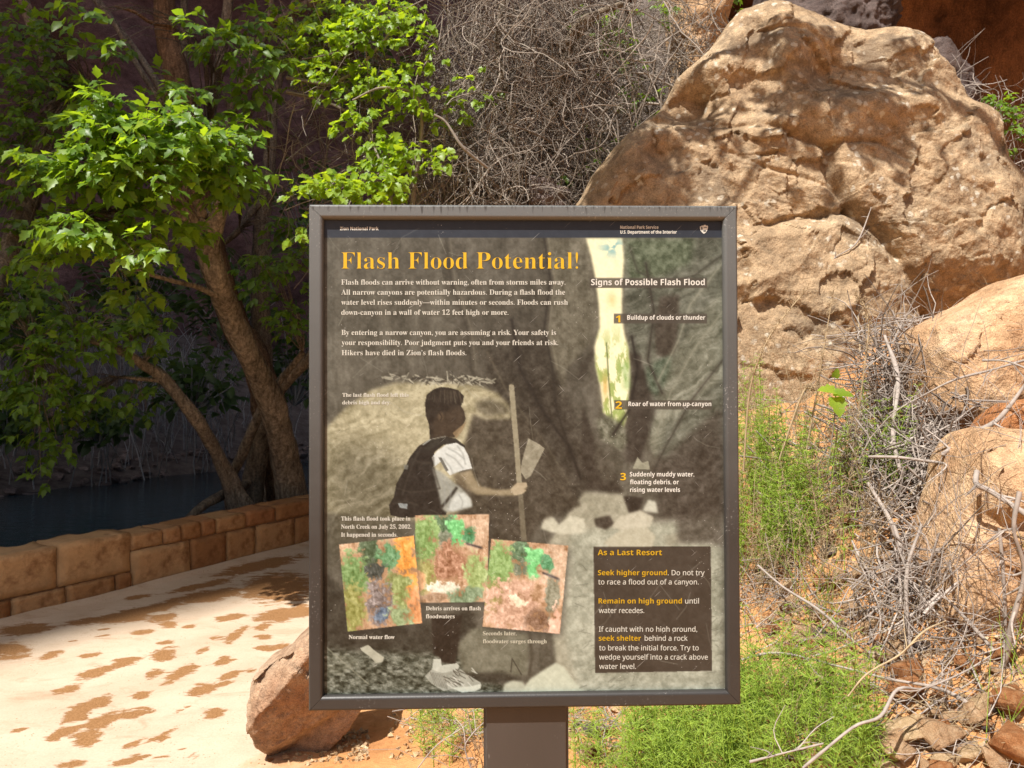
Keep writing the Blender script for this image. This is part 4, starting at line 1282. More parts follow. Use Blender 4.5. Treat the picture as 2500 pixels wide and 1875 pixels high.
P = pp[:, None] + np.stack([ln_[:, :1] * t ** 1.6 * h_[:, None], ln_[:, 1:] * t ** 1.6 * h_[:, None], np.broadcast_to(t, (len(pp), 5)) * h_[:, None]], -1)
V, Q = tubes(P, np.broadcast_to(np.linspace(0.0018, 0.0006, 5), P.shape[:2]), 3)
half = len(Q) // 2
mesh('slope_grass', V, Q[:half], M['straw'], None, True, label='dry bunch grass on the rest of the dirt slope', cat='grass', kind='stuff')
mesh('slope_weeds', V, Q[half:], M['horsetail'], None, True, label='green weeds on the rest of the dirt slope', cat='weeds', kind='stuff')
# larger single branches
BR = [([(2500, 880, 3.35, 4), (2420, 905, 3.3, 4), (2330, 935, 3.3, 3.5), (2250, 965, 3.35, 3), (2170, 1010, 3.4, 2.5)], 'thin straight twig crossing in front of the sloping slab'),
      ([(2120, 1115, 3.2, 4), (2200, 1120, 3.15, 5), (2290, 1120, 3.1, 6), (2390, 1148, 2.85, 7), (2400, 1152, 2.8, 4)], 'pale broken stick pointing at the rounded rock'),
      ([(2385, 1150, 2.75, 8), (2390, 1180, 2.72, 9), (2420, 1200, 2.7, 9), (2460, 1225, 2.66, 9), (2520, 1265, 2.6, 9)], 'gnarled dark branch lying across the rounded rock'),
      ([(2490, 1200, 2.5, 10), (2480, 1290, 2.5, 9), (2500, 1400, 2.52, 9), (2480, 1510, 2.55, 10), (2450, 1620, 2.6, 10), (2380, 1690, 2.65, 9), (2330, 1705, 2.7, 7)], 'thick grey brown stem bowed down in front of the rounded rock'),
      ([(2480, 1290, 2.5, 5), (2440, 1310, 2.55, 4), (2360, 1370, 2.62, 3.5), (2270, 1450, 2.7, 3)], 'thin side shoot forking left from the bowed stem'),
      ([(2440, 1290, 2.6, 5), (2450, 1430, 2.6, 5), (2445, 1560, 2.62, 4), (2430, 1640, 2.65, 4)], 'upright dark stick beside the bowed stem'),
      ([(2290, 1440, 2.75, 5), (2380, 1530, 2.68, 6), (2450, 1620, 2.62, 6), (2510, 1690, 2.58, 5)], 'dark diagonal stick on the face of the rounded rock'),
      ([(2510, 930, 3.0, 6), (2440, 1010, 3.0, 7), (2380, 1060, 3.0, 8), (2300, 1110, 3.05, 7)], 'dark branch dipping below the sloping slab'),
      ([(2400, 880, 3.2, 4), (2450, 890, 3.1, 4), (2520, 905, 3.0, 3)], 'short dark curved twig over the sloping slab'),
      ([(1850, 1380, 3.2, 3.5), (1920, 1430, 3.1, 4), (2010, 1500, 3.0, 4), (2100, 1570, 2.9, 4), (2150, 1600, 2.85, 3)], 'long grey stick slanting down over the straw'),
      ([(1780, 1620, 2.9, 3), (1900, 1600, 2.8, 4), (2040, 1620, 2.7, 4), (2180, 1650, 2.6, 5), (2290, 1690, 2.55, 6), (2380, 1740, 2.5, 7), (2440, 1800, 2.45, 6)], 'long grey stick reaching from the green stems to the rubble'),
      ([(1960, 1875, 2.3, 4), (2010, 1830, 2.3, 5), (2080, 1780, 2.32, 5), (2150, 1740, 2.35, 5), (2200, 1690, 2.4, 5), (2250, 1672, 2.45, 4), (2360, 1650, 2.5, 3), (2420, 1600, 2.55, 2.5)], 'pale forked stick rising out of the green stems'),
      ([(2070, 1700, 2.45, 2.5), (2120, 1650, 2.45, 3), (2200, 1590, 2.5, 3), (2260, 1550, 2.5, 3), (2310, 1515, 2.55, 2)], 'straight straw coloured stalk slanting up over the litter'),
      ([(1830, 1860, 2.2, 4), (1930, 1840, 2.2, 4), (2010, 1815, 2.2, 4)], 'grey stick half buried in the green stems'),
      ([(2080, 1320, 3.3, 4), (2110, 1380, 3.2, 5), (2150, 1430, 3.1, 4)], 'short grey stick leaning over the lone grey stone'),
      ([(2120, 1180, 3.3, 6), (2180, 1290, 3.1, 7), (2220, 1400, 3.0, 7), (2260, 1470, 2.9, 6)], 'thick bare stick in the heap of twigs'),
      ([(2160, 820, 3.9, 6), (2200, 930, 3.7, 7), (2180, 1060, 3.5, 7), (2200, 1160, 3.4, 6)], 'upright weathered stick at the foot of the huge boulder'),
      ([(2250, 1280, 2.9, 6), (2215, 1400, 2.85, 7), (2225, 1560, 2.8, 7), (2245, 1660, 2.75, 5)], 'bare stem standing between the slope and the rounded rock'),
      ([(1150, 1875, 2.75, 3), (1130, 1830, 2.75, 3), (1160, 1790, 2.75, 2.5), (1185, 1760, 2.78, 2)], 'bare curved twig left of the sign post'),
      ([(1020, 1875, 2.8, 2.2), (1070, 1810, 2.8, 2.5), (1140, 1770, 2.82, 2)], 'thin pale twig on the orange dirt left of the sign post'),
      ([(2060, 640, 4.9, 3), (2080, 680, 4.85, 3), (2095, 740, 4.8, 3), (2100, 860, 4.7, 3)], 'dry vine stem hanging down the crack of the boulder'),
      ([(2000, 690, 4.85, 2), (2040, 640, 4.85, 2), (2090, 590, 4.85, 2), (2130, 500, 4.95, 1.5)], 'thin bare tendril curling over the boulder face')]
for j, (rows, lab) in enumerate(BR):
    rows = [(a + random.uniform(-9, 9) * (0 < i < len(rows) - 1), b + random.uniform(-9, 9) * (0 < i < len(rows) - 1), d, r * 0.72) for i, (a, b, d, r) in enumerate(rows)]
    V, Q = tpx(rows, 34, sides=7, rough=0.3, seed=120 + j)
    nf_ = 5
    sp_ = spline([(*at(a, b, d), r / F * d) for a, b, d, r in rows], 40)
    tw = MB().add(V, Q)
    for q in range(nf_):
        i_ = random.randint(6, 36)
        e_ = nrm(nrm(sp_[min(i_ + 2, 39), :3] - sp_[i_ - 2, :3]) + rng.normal(size=3) * 0.7) * random.uniform(0.04, 0.16)
        b0 = sp_[i_, :3]
        pth = np.array([b0, b0 + e_ * 0.5 + rng.normal(size=3) * 0.008, b0 + e_ + rng.normal(size=3) * 0.012])
        Vt, Qt = tubes(spline(pth, 7)[None], (sp_[i_, 3] * np.linspace(0.6, 0.25, 7))[None], 5)
        tw.add(Vt, Qt)
    V, Q = np.concatenate(tw.v), np.concatenate(tw.f)
    pale_ = 'straw coloured' in lab or 'dry' in lab
    mesh('dead_branch', V, Q, M['straw'] if pale_ else M['twig'], None, True, label=lab, cat='branch')
tangle(200, [(2330, 2500, 200, 420, 5.9, 6.6, 3), (2420, 2500, 400, 700, 5.6, 6.2, 3), (2250, 2420, 160, 300, 6.2, 6.8, 1)], 0.3, 0.9, 0.0025, 0.006, M['twig'], 'ledge_twigs', 'bare twigs sprouting behind the right shoulder of the boulder', 'brush', 7, 0.5, 0.0, (0.2, 0, 0.2))
tree('ledge_plant', 'small leafy green plant behind the right shoulder of the boulder', [[(2460, 400, 6.2, 3), (2450, 320, 6.1, 2), (2440, 250, 6.1, 2)]],
     [(2440, 260, 50, 40, 6.0, 26), (2470, 330, 30, 50, 6.0, 14)], M['vine'], M['leaf'], 0.05, 'simple', 0.2, cat='plant', web=False)


# horsetail
def horsetail(spots, name, label, hmin, hmax, nodes, nb, blen, rb):
    b = MB()
    px = np.concatenate([rng.uniform(s[0], s[1], s[4]) for s in spots])
    py = np.concatenate([rng.uniform(s[2], s[3], s[4]) for s in spots])
    p0 = hit(px, py)
    n = len(p0)
    h_ = rng.uniform(hmin, hmax, n)
    ln = rng.normal(size=(n, 2)) * 0.16
    t = np.linspace(0, 1, 6)
    S = p0[:, None] + np.stack([ln[:, :1] * t ** 1.6 * h_[:, None], ln[:, 1:] * t ** 1.6 * h_[:, None], np.broadcast_to(t, (n, 6)) * h_[:, None]], -1)
    V, Q = tubes(S, np.broadcast_to(np.linspace(0.0022, 0.0010, 6), (n, 6)), 4)
    b.add(V, Q)
    tn = np.linspace(0.25, 1.0, nodes)
    NP = np.stack([np.stack([np.array([np.interp(tn, t, S[i, :, a]) for a in range(3)]).T for i in range(n)])])[0]      # n,nodes,3
    A = rng.uniform(0, 2 * np.pi, (n, nodes, nb))
    L = blen * rng.uniform(0.6, 1.1, (n, nodes, nb)) * (1.15 - 0.75 * tn)[None, :, None]
    o = np.stack([np.cos(A), np.sin(A), np.zeros_like(A)], -1)
    base_ = np.broadcast_to(NP[:, :, None], o.shape)
    pts = np.stack([base_, base_ + o * (L * 0.5)[..., None] + np.array([0, 0, 1]) * (L * 0.32)[..., None], base_ + o * (L * 0.95)[..., None] + np.array([0, 0, 1]) * (L * (0.2 + 0.3 * rng.normal(size=L.shape)))[..., None]], 3)
    pts = pts.reshape(-1, 3, 3)
    V, Q = tubes(pts, np.broadcast_to([rb, rb * 0.9, rb * 0.5], pts.shape[:2]), 3)
    b.add(V, Q)
    return b.build(name, M['horsetail'], None, True, label=label, cat='grass', kind='stuff')


horsetail([(1500, 2130, 1800, 2020, 130), (1400, 1900, 1860, 2020, 40), (1800, 2060, 1690, 1800, 36), (1560, 1840, 1740, 1850, 40)], 'horsetail_patch', 'bright green wispy horsetail growing in front of the slope under the sign', 0.20, 0.42, 8, 6, 0.10, 0.0011)
horsetail([(1790, 1960, 1180, 1420, 75), (1860, 2080, 1200, 1400, 34), (1790, 1900, 1050, 1250, 16), (2100, 2190, 1180, 1240, 8)], 'horsetail_stand', 'tall green horsetail stand between the sign frame and the twig heap', 0.28, 0.55, 9, 7, 0.07, 0.0013)
horsetail([(1010, 1190, 1800, 1900, 16), (990, 1100, 1760, 1800, 6)], 'grass_tuft', 'sparse yellow green tuft on the dirt left of the sign post', 0.10, 0.2, 5, 6, 0.08, 0.0011)

nwd = 260
pw = hit(rng.uniform(1790, 2130, nwd), rng.uniform(1030, 1480, nwd))
hw_ = rng.uniform(0.2, 0.6, nwd)
lw_ = rng.normal(size=(nwd, 2)) * 0.22
t = np.linspace(0, 1, 6)
Sw = pw[:, None] + np.stack([lw_[:, :1] * t ** 1.7 * hw_[:, None], lw_[:, 1:] * t ** 1.7 * hw_[:, None], np.broadcast_to(t, (nwd, 6)) * hw_[:, None]], -1)
wb = MB()
V, Q = tubes(Sw, np.broadcast_to(np.linspace(0.0016, 0.0007, 6), (nwd, 6)), 3)
wb.add(V, Q)
i_ = rng.integers(0, nwd, 5200)
f_ = rng.uniform(0.35, 1.0, 5200)
lo = np.minimum((f_ * 5).astype(int), 4)
P0 = Sw[i_, lo] + (Sw[i_, lo + 1] - Sw[i_, lo]) * (f_ * 5 - lo)[:, None]
P1 = P0 + nrm(rng.normal(size=(5200, 3)) + np.array([0, 0, 0.5])) * rng.uniform(0.008, 0.04, (5200, 1))
P = np.stack([P0, (P0 + P1) / 2 + rng.normal(size=(5200, 3)) * 0.003, P1], 1)
V, Q = tubes(P, np.broadcast_to([0.0006, 0.0008, 0.0015], P.shape[:2]), 3)
wb.add(V, Q)
wb.build('dry_weeds', M['straw'], None, True, label='dense dry straw coloured weeds mixed with the tall horsetail', cat='weeds', kind='stuff')

# dry seed stalks in front of the boulder
for j, (rows, lab) in enumerate([([(1815, 1150, 3.6, 2.5), (1830, 960, 3.55, 2.2), (1860, 860, 3.5, 2), (1900, 790, 3.5, 1.6), (1975, 700, 3.5, 1.2)], 'dry arching seed stalk beside the right edge of the sign'),
                                 ([(1960, 1150, 3.7, 2.2), (1990, 980, 3.65, 2), (2010, 860, 3.6, 1.6), (2036, 700, 3.6, 1.0)], 'thin upright dry stalk in front of the boulder'),
                                 ([(2080, 1120, 3.7, 2.2), (2110, 900, 3.6, 1.8), (2120, 780, 3.6, 1.5), (2090, 720, 3.6, 1.0)], 'bent dry stalk with seed head above the twig heap'),
                                 ([(1900, 1130, 3.65, 2.2), (1960, 960, 3.6, 2.4), (1990, 952, 3.6, 1.8), (2060, 945, 3.6, 1.2)], 'dry stalk with drooping straw coloured fingers')]):
    p = [(*at(a, b_, d), r / F * d) for a, b_, d, r in rows]
    root = empty('dry_stalk', p[0][:3], label=lab, cat='plant')
    V, Q = limb(p, 24, 6, 0.1, 150 + j)
    mesh('stem', local(V, root), Q, M['straw'], root, True)
    s = spline(p, 60)[20:, :3]
    nn = 150
    i = rng.integers(0, len(s), nn)
    P0 = s[i]
    P1 = P0 + nrm(rng.normal(size=(nn, 3)) + np.array([0, 0, 0.4])) * rng.uniform(0.008, 0.035, (nn, 1))
    P = np.stack([P0, (P0 + P1) / 2 + rng.normal(size=(nn, 3)) * 0.003, P1], 1)
    V, Q = tubes(P, np.broadcast_to([0.0008, 0.0011, 0.0016], P.shape[:2]), 4)
    mesh('seed_head', local(V, root), Q, M['straw'], root, True, kind='stuff')

# young grape sprig
sp = empty('vine_sprig', tuple(at(2030, 1090, 3.4)), label='single fresh grape leaf sprig shining in front of the boulder foot', cat='plant')
V, Q = limb([(*at(2020, 1150, 3.4), 0.003), (*at(2035, 1040, 3.38), 0.0028), (*at(2040, 960, 3.36), 0.0025), (*at(2036, 915, 3.35), 0.0015)], 18, 6, 0.1, 160)
mesh('stem', local(V, sp), Q, M['vine'], sp, True)
lm = mesh_data('leaf', *LEAF['grape'], M['leaf_vine_obj'], True)
for (px, py, d, s, xd, up) in [(2040, 958, 3.34, 0.085, (-1, -0.2, 0.25), (-0.4, -0.6, 0.9)), (2040, 962, 3.33, 0.075, (0.8, -0.5, 0.0), (0.2, -0.7, 0.8)), (2040, 975, 3.32, 0.085, (0.05, -0.5, -0.8), (0, -1, 0.3)), (2038, 920, 3.35, 0.04, (0.2, -0.2, 0.7), (0, -0.9, 0.1))]:
    o = link('leaf', lm, sp)
    mx = frames(np.array([xd], float), np.array([up], float))[0]
    m4 = Matrix(mx.tolist()).to_4x4() @ Matrix.Scale(s, 4)
    m4.translation = Vector(at(px, py, d) - np.array(sp.location))
    o.matrix_local = m4

# ------------------------------------------------------------------ the sign
SW, SH = 0.55, 0.64145
SC = Vector((0.01723, 0.96804, CAMZ - 0.09103))
ra, rb_, rc = -0.01470, -0.00312, 0.02674
SR = (Matrix.Rotation(rc, 3, 'Z') @ Matrix.Rotation(rb_, 3, 'Y') @ Matrix.Rotation(ra, 3, 'X'))
SRn = np.array(SR)


def on_sign(px, py):
    """pixel -> sign coordinates (x right, z up) in the plane of the frame's front face"""
    px = np.asarray(px, float)
    py = np.asarray(py, float)
    d = np.stack([(px - 1250) / F, np.ones_like(px), -(py - 937.5) / F], -1)
    dl = d @ SRn
    ol = (np.array([0, 0, CAMZ]) - np.array(SC)) @ SRn
    t = -ol[1] / dl[..., 1]
    p = ol + dl * t[..., None]
    return p[..., 0], p[..., 2]


sign = empty('information_sign', label='framed flash flood information sign with scratched photo panel on a dark post', cat='sign')
sign.matrix_world = Matrix.Translation(SC) @ SR.to_4x4()
bpy.context.view_layer.update()

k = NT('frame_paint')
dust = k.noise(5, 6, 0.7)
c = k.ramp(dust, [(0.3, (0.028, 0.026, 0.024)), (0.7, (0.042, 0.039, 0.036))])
top_pale = k.ramp(k.math('ADD', k.math('MULTIPLY', k.n('SeparateXYZ', i_0=k.co).outputs[2], 1.4), k.math('ADD', k.math('MULTIPLY', dust, 0.3), 0.3)), [(0.30, 0.0), (0.55, 0.45), (0.88, 1.0)])
c = k.mix(top_pale, c, (0.125, 0.13, 0.126))  # paint turns paler grey towards the top of the frame
run = k.noise(1.0, 4, 0.6, k.mapc((210, 1, 22)))
zc = k.n('SeparateXYZ', i_0=k.co).outputs[2]
runm = k.math('MULTIPLY', k.ramp(k.math('ADD', run, k.math('MULTIPLY', k.math('SUBTRACT', zc, SH / 2 - 0.008), 14.0)), [(0.56, 0.0), (0.66, 0.75)]), k.math('MULTIPLY', k.math('GREATER_THAN', zc, SH / 2 - 0.0145), k.math('GREATER_THAN', SH / 2 - 0.0015, zc)))
c = k.mix(runm, c, (0.03, 0.025, 0.02))
speck = k.n('TexVoronoi', i_Vector=k.co, i_Scale=170.0).outputs['Distance']
c = k.mix(k.math('MULTIPLY', k.ramp(speck, [(0.06, 1.0), (0.1, 0.0)]), k.ramp(k.noise(22, 2), [(0.55, 0.0), (0.6, 0.7)])), c, (0.04, 0.033, 0.03))
c = k.mix(k.math('MULTIPLY', k.ramp(k.noise(320, 2), [(0.62, 0.0), (0.68, 0.6)]), k.ramp(k.noise(8, 3), [(0.5, 0.0), (0.65, 1.0)])), c, (0.35, 0.34, 0.32))
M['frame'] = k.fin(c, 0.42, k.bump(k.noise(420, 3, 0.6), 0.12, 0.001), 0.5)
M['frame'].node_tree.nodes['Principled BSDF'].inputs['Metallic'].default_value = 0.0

FW, FD = 0.0180, 0.030
# profile across the rail: (distance in from the outer edge, depth behind the front face)
PROF = [(0.0, FD), (0.0, 0.0036), (0.0, 0.0030), (0.0005, 0.0013), (0.0018, 0.0002), (0.0026, 0.0), (0.0032, 0.0), (0.0132, 0.0), (0.0138, 0.0), (0.0154, 0.0006), (0.0172, 0.0026), (FW, 0.0048), (FW, 0.0054), (FW, 0.0105), (FW, FD)]
cor = [(-SW / 2, SH / 2), (SW / 2, SH / 2), (SW / 2, -SH / 2), (-SW / 2, -SH / 2)]
inn = [(1, -1), (-1, -1), (-1, 1), (1, 1)]
for j in range(4):
    k2 = (j + 1) % 4
    g = 0.00025
    V = []
    for (cx_, cz_), (ix, iz), other in ((cor[j], inn[j], cor[k2]), (cor[k2], inn[k2], cor[j])):
        ux, uz = np.sign(other[0] - cx_), np.sign(other[1] - cz_)
        for (a, dpt) in PROF:
            V.append((cx_ + ix * a + ux * g, dpt, cz_ + iz * a + uz * g))
    n_ = len(PROF)
    Fq = [(i, (i + 1) % n_, n_ + (i + 1) % n_, n_ + i) for i in range(n_)]
    me = bpy.data.meshes.new('frame_rail')
    me.from_pydata(V, [], Fq)
    bm = bmesh.new()
    bm.from_mesh(me)
    bmesh.ops.recalc_face_normals(bm, faces=bm.faces)
    bm.to_mesh(me)
    bm.free()
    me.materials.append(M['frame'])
    for p in me.polygons:
        p.use_smooth = len(p.vertices) == 4
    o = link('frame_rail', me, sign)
    me.shade_smooth() if False else None

# post
pxl, _ = on_sign(1180, 1760)
pxr, _ = on_sign(1391, 1760)
bm = bmesh.new()
bmesh.ops.create_cube(bm, size=1.0)
PL = 1.30
bmesh.ops.scale(bm, vec=(float(pxr - pxl), 0.075, PL), verts=bm.verts)
bmesh.ops.bevel(bm, geom=[e for e in bm.edges if abs(e.verts[0].co.z - e.verts[1].co.z) > 0.5], offset=0.004, segments=3, affect='EDGES')
bmesh.ops.translate(bm, vec=(float(pxl + pxr) / 2, 0.0135 + 0.0375, -SH / 2 - PL / 2 + 0.12), verts=bm.verts)
me = bpy.data.meshes.new('post')
bm.to_mesh(me)
bm.free()
k = NT('post_paint')
c = k.ramp(k.noise(6, 5, 0.6, k.mapc((1, 1, 0.3))), [(0.3, (0.042, 0.035, 0.030)), (0.7, (0.066, 0.056, 0.049))])
c = k.mix(k.ramp(k.noise(60, 3, 0.7, k.mapc((1, 1, 0.5), (0, R(30), 0))), [(0.7, 0.0), (0.75, 0.6)]), c, (0.3, 0.28, 0.25))
me.materials.append(k.fin(c, 0.38, k.bump(k.noise(350, 3), 0.08, 0.001), 0.5))
link('post', me, sign)
# back plate behind the panel
me = bpy.data.meshes.new('back_plate')
hw, hh = SW / 2 - FW + 0.004, SH / 2 - FW + 0.004
bm = bmesh.new()
bmesh.ops.create_cube(bm, size=1.0)
bmesh.ops.scale(bm, vec=(2 * hw - 0.01, 0.003, 2 * hh - 0.01), verts=bm.verts)
bmesh.ops.translate(bm, vec=(0, 0.0118, 0), verts=bm.verts)
bm.to_mesh(me)
bm.free()
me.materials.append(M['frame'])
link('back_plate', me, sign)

# ---- the printed picture, painted on a fine grid of points (photograph pixels)
PDEP = 0.0085                                   # panel face behind the frame's front
STEP = 2.0
qx = np.arange(778, 1784, STEP)
qy = np.arange(522, 1716, STEP)
X, Y = np.meshgrid(qx, qy)


def blur(a, r):
    r = int(round(r))
    if r < 1:
        return a
    for ax in (0, 1):
        for _ in range(2):
            p = np.pad(a, [(r, r) if i == ax else (0, 0) for i in range(2)], mode='edge')
            cs = np.cumsum(p, ax)
            z = np.zeros_like(np.take(cs, [0], ax))
            cs = np.concatenate([z, cs], ax)
            n_ = a.shape[ax]
            a = (np.take(cs, np.arange(2 * r + 1, 2 * r + 1 + n_), ax) - np.take(cs, np.arange(n_), ax)) / (2 * r + 1)
    return a


def inpoly(pl, x=None, y=None):
    x = X if x is None else x
    y = Y if y is None else y
    ins = np.zeros(x.shape, bool)
    for (x0, y0), (x1, y1) in zip(pl, pl[1:] + pl[:1]):
        if y0 == y1:
            continue
        ins ^= ((y0 > y) != (y1 > y)) & (x < (x1 - x0) * (y - y0) / (y1 - y0) + x0)
    return ins.astype(float)


def aapoly(pl):
    q = STEP * 0.25
    return sum(inpoly(pl, X + a, Y + b) for a in (-q, q) for b in (-q, q)) / 4


def p1(*a):
    return [(740 + u / 3.16, 900 + v / 3.16) for u, v in a]


def p2(*a):
    return [(740 + u / 3.073, 1220 + v / 3.073) for u, v in a]


def p3(*a):
    return [(1300 + u / 2.1, 560 + v / 2.1) for u, v in a]


C = np.empty(X.shape + (3,))
g1 = fbm(X / 60, Y / 60, 0, 201, 5, 0.6)
g2 = 1.15 * fbm(X / 13, Y / 13, 1, 202, 4, 0.72)
wq = 26 * fbm(X / 60, Y / 60, 9, 208, 3)
dg = fbm((X + Y * 0.75 + wq) / 80, (X * 0.5 + Y + wq) / 17, 2, 203, 5, 0.65)      # diagonal rock grain
vg = fbm(X / 26, Y / 260, 3, 204, 4, 0.6)                               # upright folds


def put(mask, colr, tex=0.0):
    global C
    colr = np.asarray(colr, float)
    cc = colr[None, None] + (np.asarray(tex)[..., None] if np.ndim(tex) else tex)
    C = C * (1 - mask[..., None]) + cc * mask[..., None]


def fill(pl, colr, soft=1, tex=0.0, a=1.0):
    put(np.clip(blur(aapoly(pl), soft * 0.5), 0, 1) * a, colr, tex)


def stroke(pl, wd, colr, a=1.0, tex=0.0):
    xs_, ys_ = [p[0] for p in pl], [p[1] for p in pl]
    i0, i1 = np.searchsorted(qx, [min(xs_) - 2 * wd, max(xs_) + 2 * wd])
    j0, j1 = np.searchsorted(qy, [min(ys_) - 2 * wd, max(ys_) + 2 * wd])
    if i1 <= i0 or j1 <= j0:
        return
    m_ = (np.clip(1.2 - pdist(X[j0:j1, i0:i1], Y[j0:j1, i0:i1], pl) / wd, 0, 1) * a)[..., None]
    C[j0:j1, i0:i1] = C[j0:j1, i0:i1] * (1 - m_) + np.asarray(colr, float) * m_


C[...] = np.array([99, 94, 82.])
C += (g1 * 7 + g2 * 6 + vg * 9)[..., None]
put(0.55 * np.exp(-((X - 1270) / 150) ** 2 - ((Y - 960) / 260) ** 2), (66, 59, 50), g2 * 6)
# walls of the slot canyon
fill([(1080, 578), (1140, 578), (1125, 720), (1170, 860), (1130, 880), (1100, 760)], (86, 80, 69), 8, g2 * 8, 0.6)
fill([(1320, 578), (1436, 578), (1446, 700), (1462, 780), (1440, 840), (1385, 900), (1370, 1010), (1330, 880), (1360, 700)], (112, 107, 90), 5, g2 * 11 + vg * 12, 0.8)
fill(p3((250, 690), (310, 620), (350, 540), (330, 640), (300, 680), (265, 780), (230, 760)), (72, 65, 55), 2, g2 * 6, 0.7)
fill([(1180, 860), (1330, 820), (1420, 1060), (1440, 1180), (1440, 1260), (1290, 1260), (1220, 1000)], (74, 67, 57), 8, g2 * 9 + dg * 6, 0.85)
fill([(1525, 578), (1768, 578), (1770, 1200), (1690, 1240), (1600, 1080), (1540, 900), (1528, 760)], (104, 106, 92), 4, dg * 17 + g2 * 9, 0.95)
fill([(1525, 578), (1700, 578), (1690, 640), (1600, 680), (1540, 690)], (98, 110, 84), 8, g2 * 17, 0.8)
fill(p3((660, 340), (760, 330), (750, 620), (700, 660), (640, 640), (630, 500)), (78, 68, 58), 4, g2 * 8 + vg * 5, 0.85)
fill(p3((590, 700), (720, 640), (730, 760), (650, 850), (580, 820)), (92, 108, 88), 4, g2 * 18, 0.8)
fill(p3((740, 620), (985, 300), (985, 760), (700, 1000), (640, 1180), (600, 1100), (640, 920)), (120, 121, 104), 5, dg * 22 + g2 * 9, 0.8)
fill(p3((480, 620), (560, 640), (590, 760), (640, 930), (600, 1060), (560, 1200), (480, 1200), (480, 980)), (72, 64, 56), 3, g2 * 7, 0.9)
fill(p3((620, 1230), (985, 900), (990, 1400), (990, 1659), (700, 1659), (650, 1440)), (86, 78, 69), 8, dg * 10 + g2 * 8, 0.85)
# the bright slot
slot = p3((278, 38), (465, 38), (475, 150), (468, 250), (463, 420), (475, 520), (495, 600), (505, 720), (500, 850), (490, 960), (470, 1020), (420, 990), (370, 940), (352, 800), (330, 700), (322, 600), (350, 500), (345, 380), (330, 260), (305, 130))
put(np.clip(blur(aapoly(slot), 5), 0, 1) * 0.35, (196, 190, 152))
fill(slot, (232, 229, 184), 2, g2 * 3)
sm = blur(inpoly(slot), 1)
put(sm * np.clip(fbm(X / 22, Y / 14, 5, 205, 4) * 1.6, 0, 1) * np.exp(-((X - 1500) / 30) ** 2 - ((Y - 600) / 22) ** 2), (120, 175, 180))
put(sm * sstep(760, 900, Y) * np.clip(fbm(X / 14, Y / 34, 6, 206, 4, 0.7) * 1.8 + 0.1, 0, 1), (160, 180, 96))
put(sm * np.exp(-((X - 1497) / 12) ** 2 - ((Y - 730) / 20) ** 2) * 0.8, (226, 196, 130))
put(sm * np.exp(-((X - 1480) / 8) ** 2 - ((Y - 945) / 30) ** 2) * 0.8, (214, 170, 90))
stroke(p3((385, 580), (395, 760), (412, 960)), 2.4, (96, 108, 60), 0.8)
stroke(p3((480, 700), (490, 800)), 14, (130, 176, 100), 0.5)
fill(p3((330, 980), (400, 950), (480, 1010), (490, 1100), (460, 1140), (360, 1080)), (112, 112, 94), 3, g2 * 20, 0.9)
fill(p3((260, 900), (330, 1090), (420, 1240), (470, 1360), (280, 1340), (250, 1150)), (70, 62, 53), 4, g2 * 8, 0.9)
fill(p3((330, 1090), (420, 1200), (430, 1300), (360, 1290), (320, 1180)), (98, 92, 79), 3, g2 * 8, 0.6)
# folds and joints of the canyon walls
for pl, wd_, cc_, al in ([((1090, 578), (1100, 680), (1140, 800), (1150, 900), (1180, 960)), 6, (72, 66, 56), 0.5], [((1098, 578), (1110, 680), (1150, 800), (1162, 900)), 4, (122, 116, 100), 0.35],
                         [((1330, 578), (1345, 680), (1330, 800), (1350, 900), (1360, 1000), (1400, 1120)), 5, (60, 54, 46), 0.7], [((1340, 578), (1356, 680), (1342, 800), (1362, 900)), 5, (130, 124, 106), 0.4],
                         [((1250, 780), (1270, 900), (1330, 1010), (1390, 1090), (1420, 1170)), 6, (54, 48, 41), 0.7], [((1190, 860), (1240, 960), (1330, 1080), (1390, 1180)), 5, (108, 100, 84), 0.35],
                         [((1580, 640), (1600, 760), (1585, 880), (1620, 960)), 5, (64, 57, 49), 0.6], [((1768, 640), (1690, 740), (1660, 830), (1610, 930)), 4, (146, 146, 128), 0.5],
                         [((1768, 760), (1700, 850), (1640, 960), (1600, 1080)), 4, (140, 140, 122), 0.5], [((1768, 880), (1690, 980), (1630, 1090), (1600, 1150)), 4, (66, 60, 52), 0.5],
                         [((1540, 600), (1560, 660), (1620, 690), (1700, 670), (1768, 620)), 4, (70, 66, 56), 0.45], [((960, 600), (1010, 660), (1040, 760), (1030, 860)), 7, (84, 78, 67), 0.4],
                         [((880, 590), (900, 700), (960, 820), (1000, 880)), 6, (112, 106, 92), 0.35], [((1500, 1060), (1540, 1000), (1560, 900), (1545, 820)), 5, (52, 46, 40), 0.7]):
    stroke(list(pl), wd_ * 2.2, cc_, al * 0.6)
    stroke(list(pl), wd_ * 0.7, cc_, al)
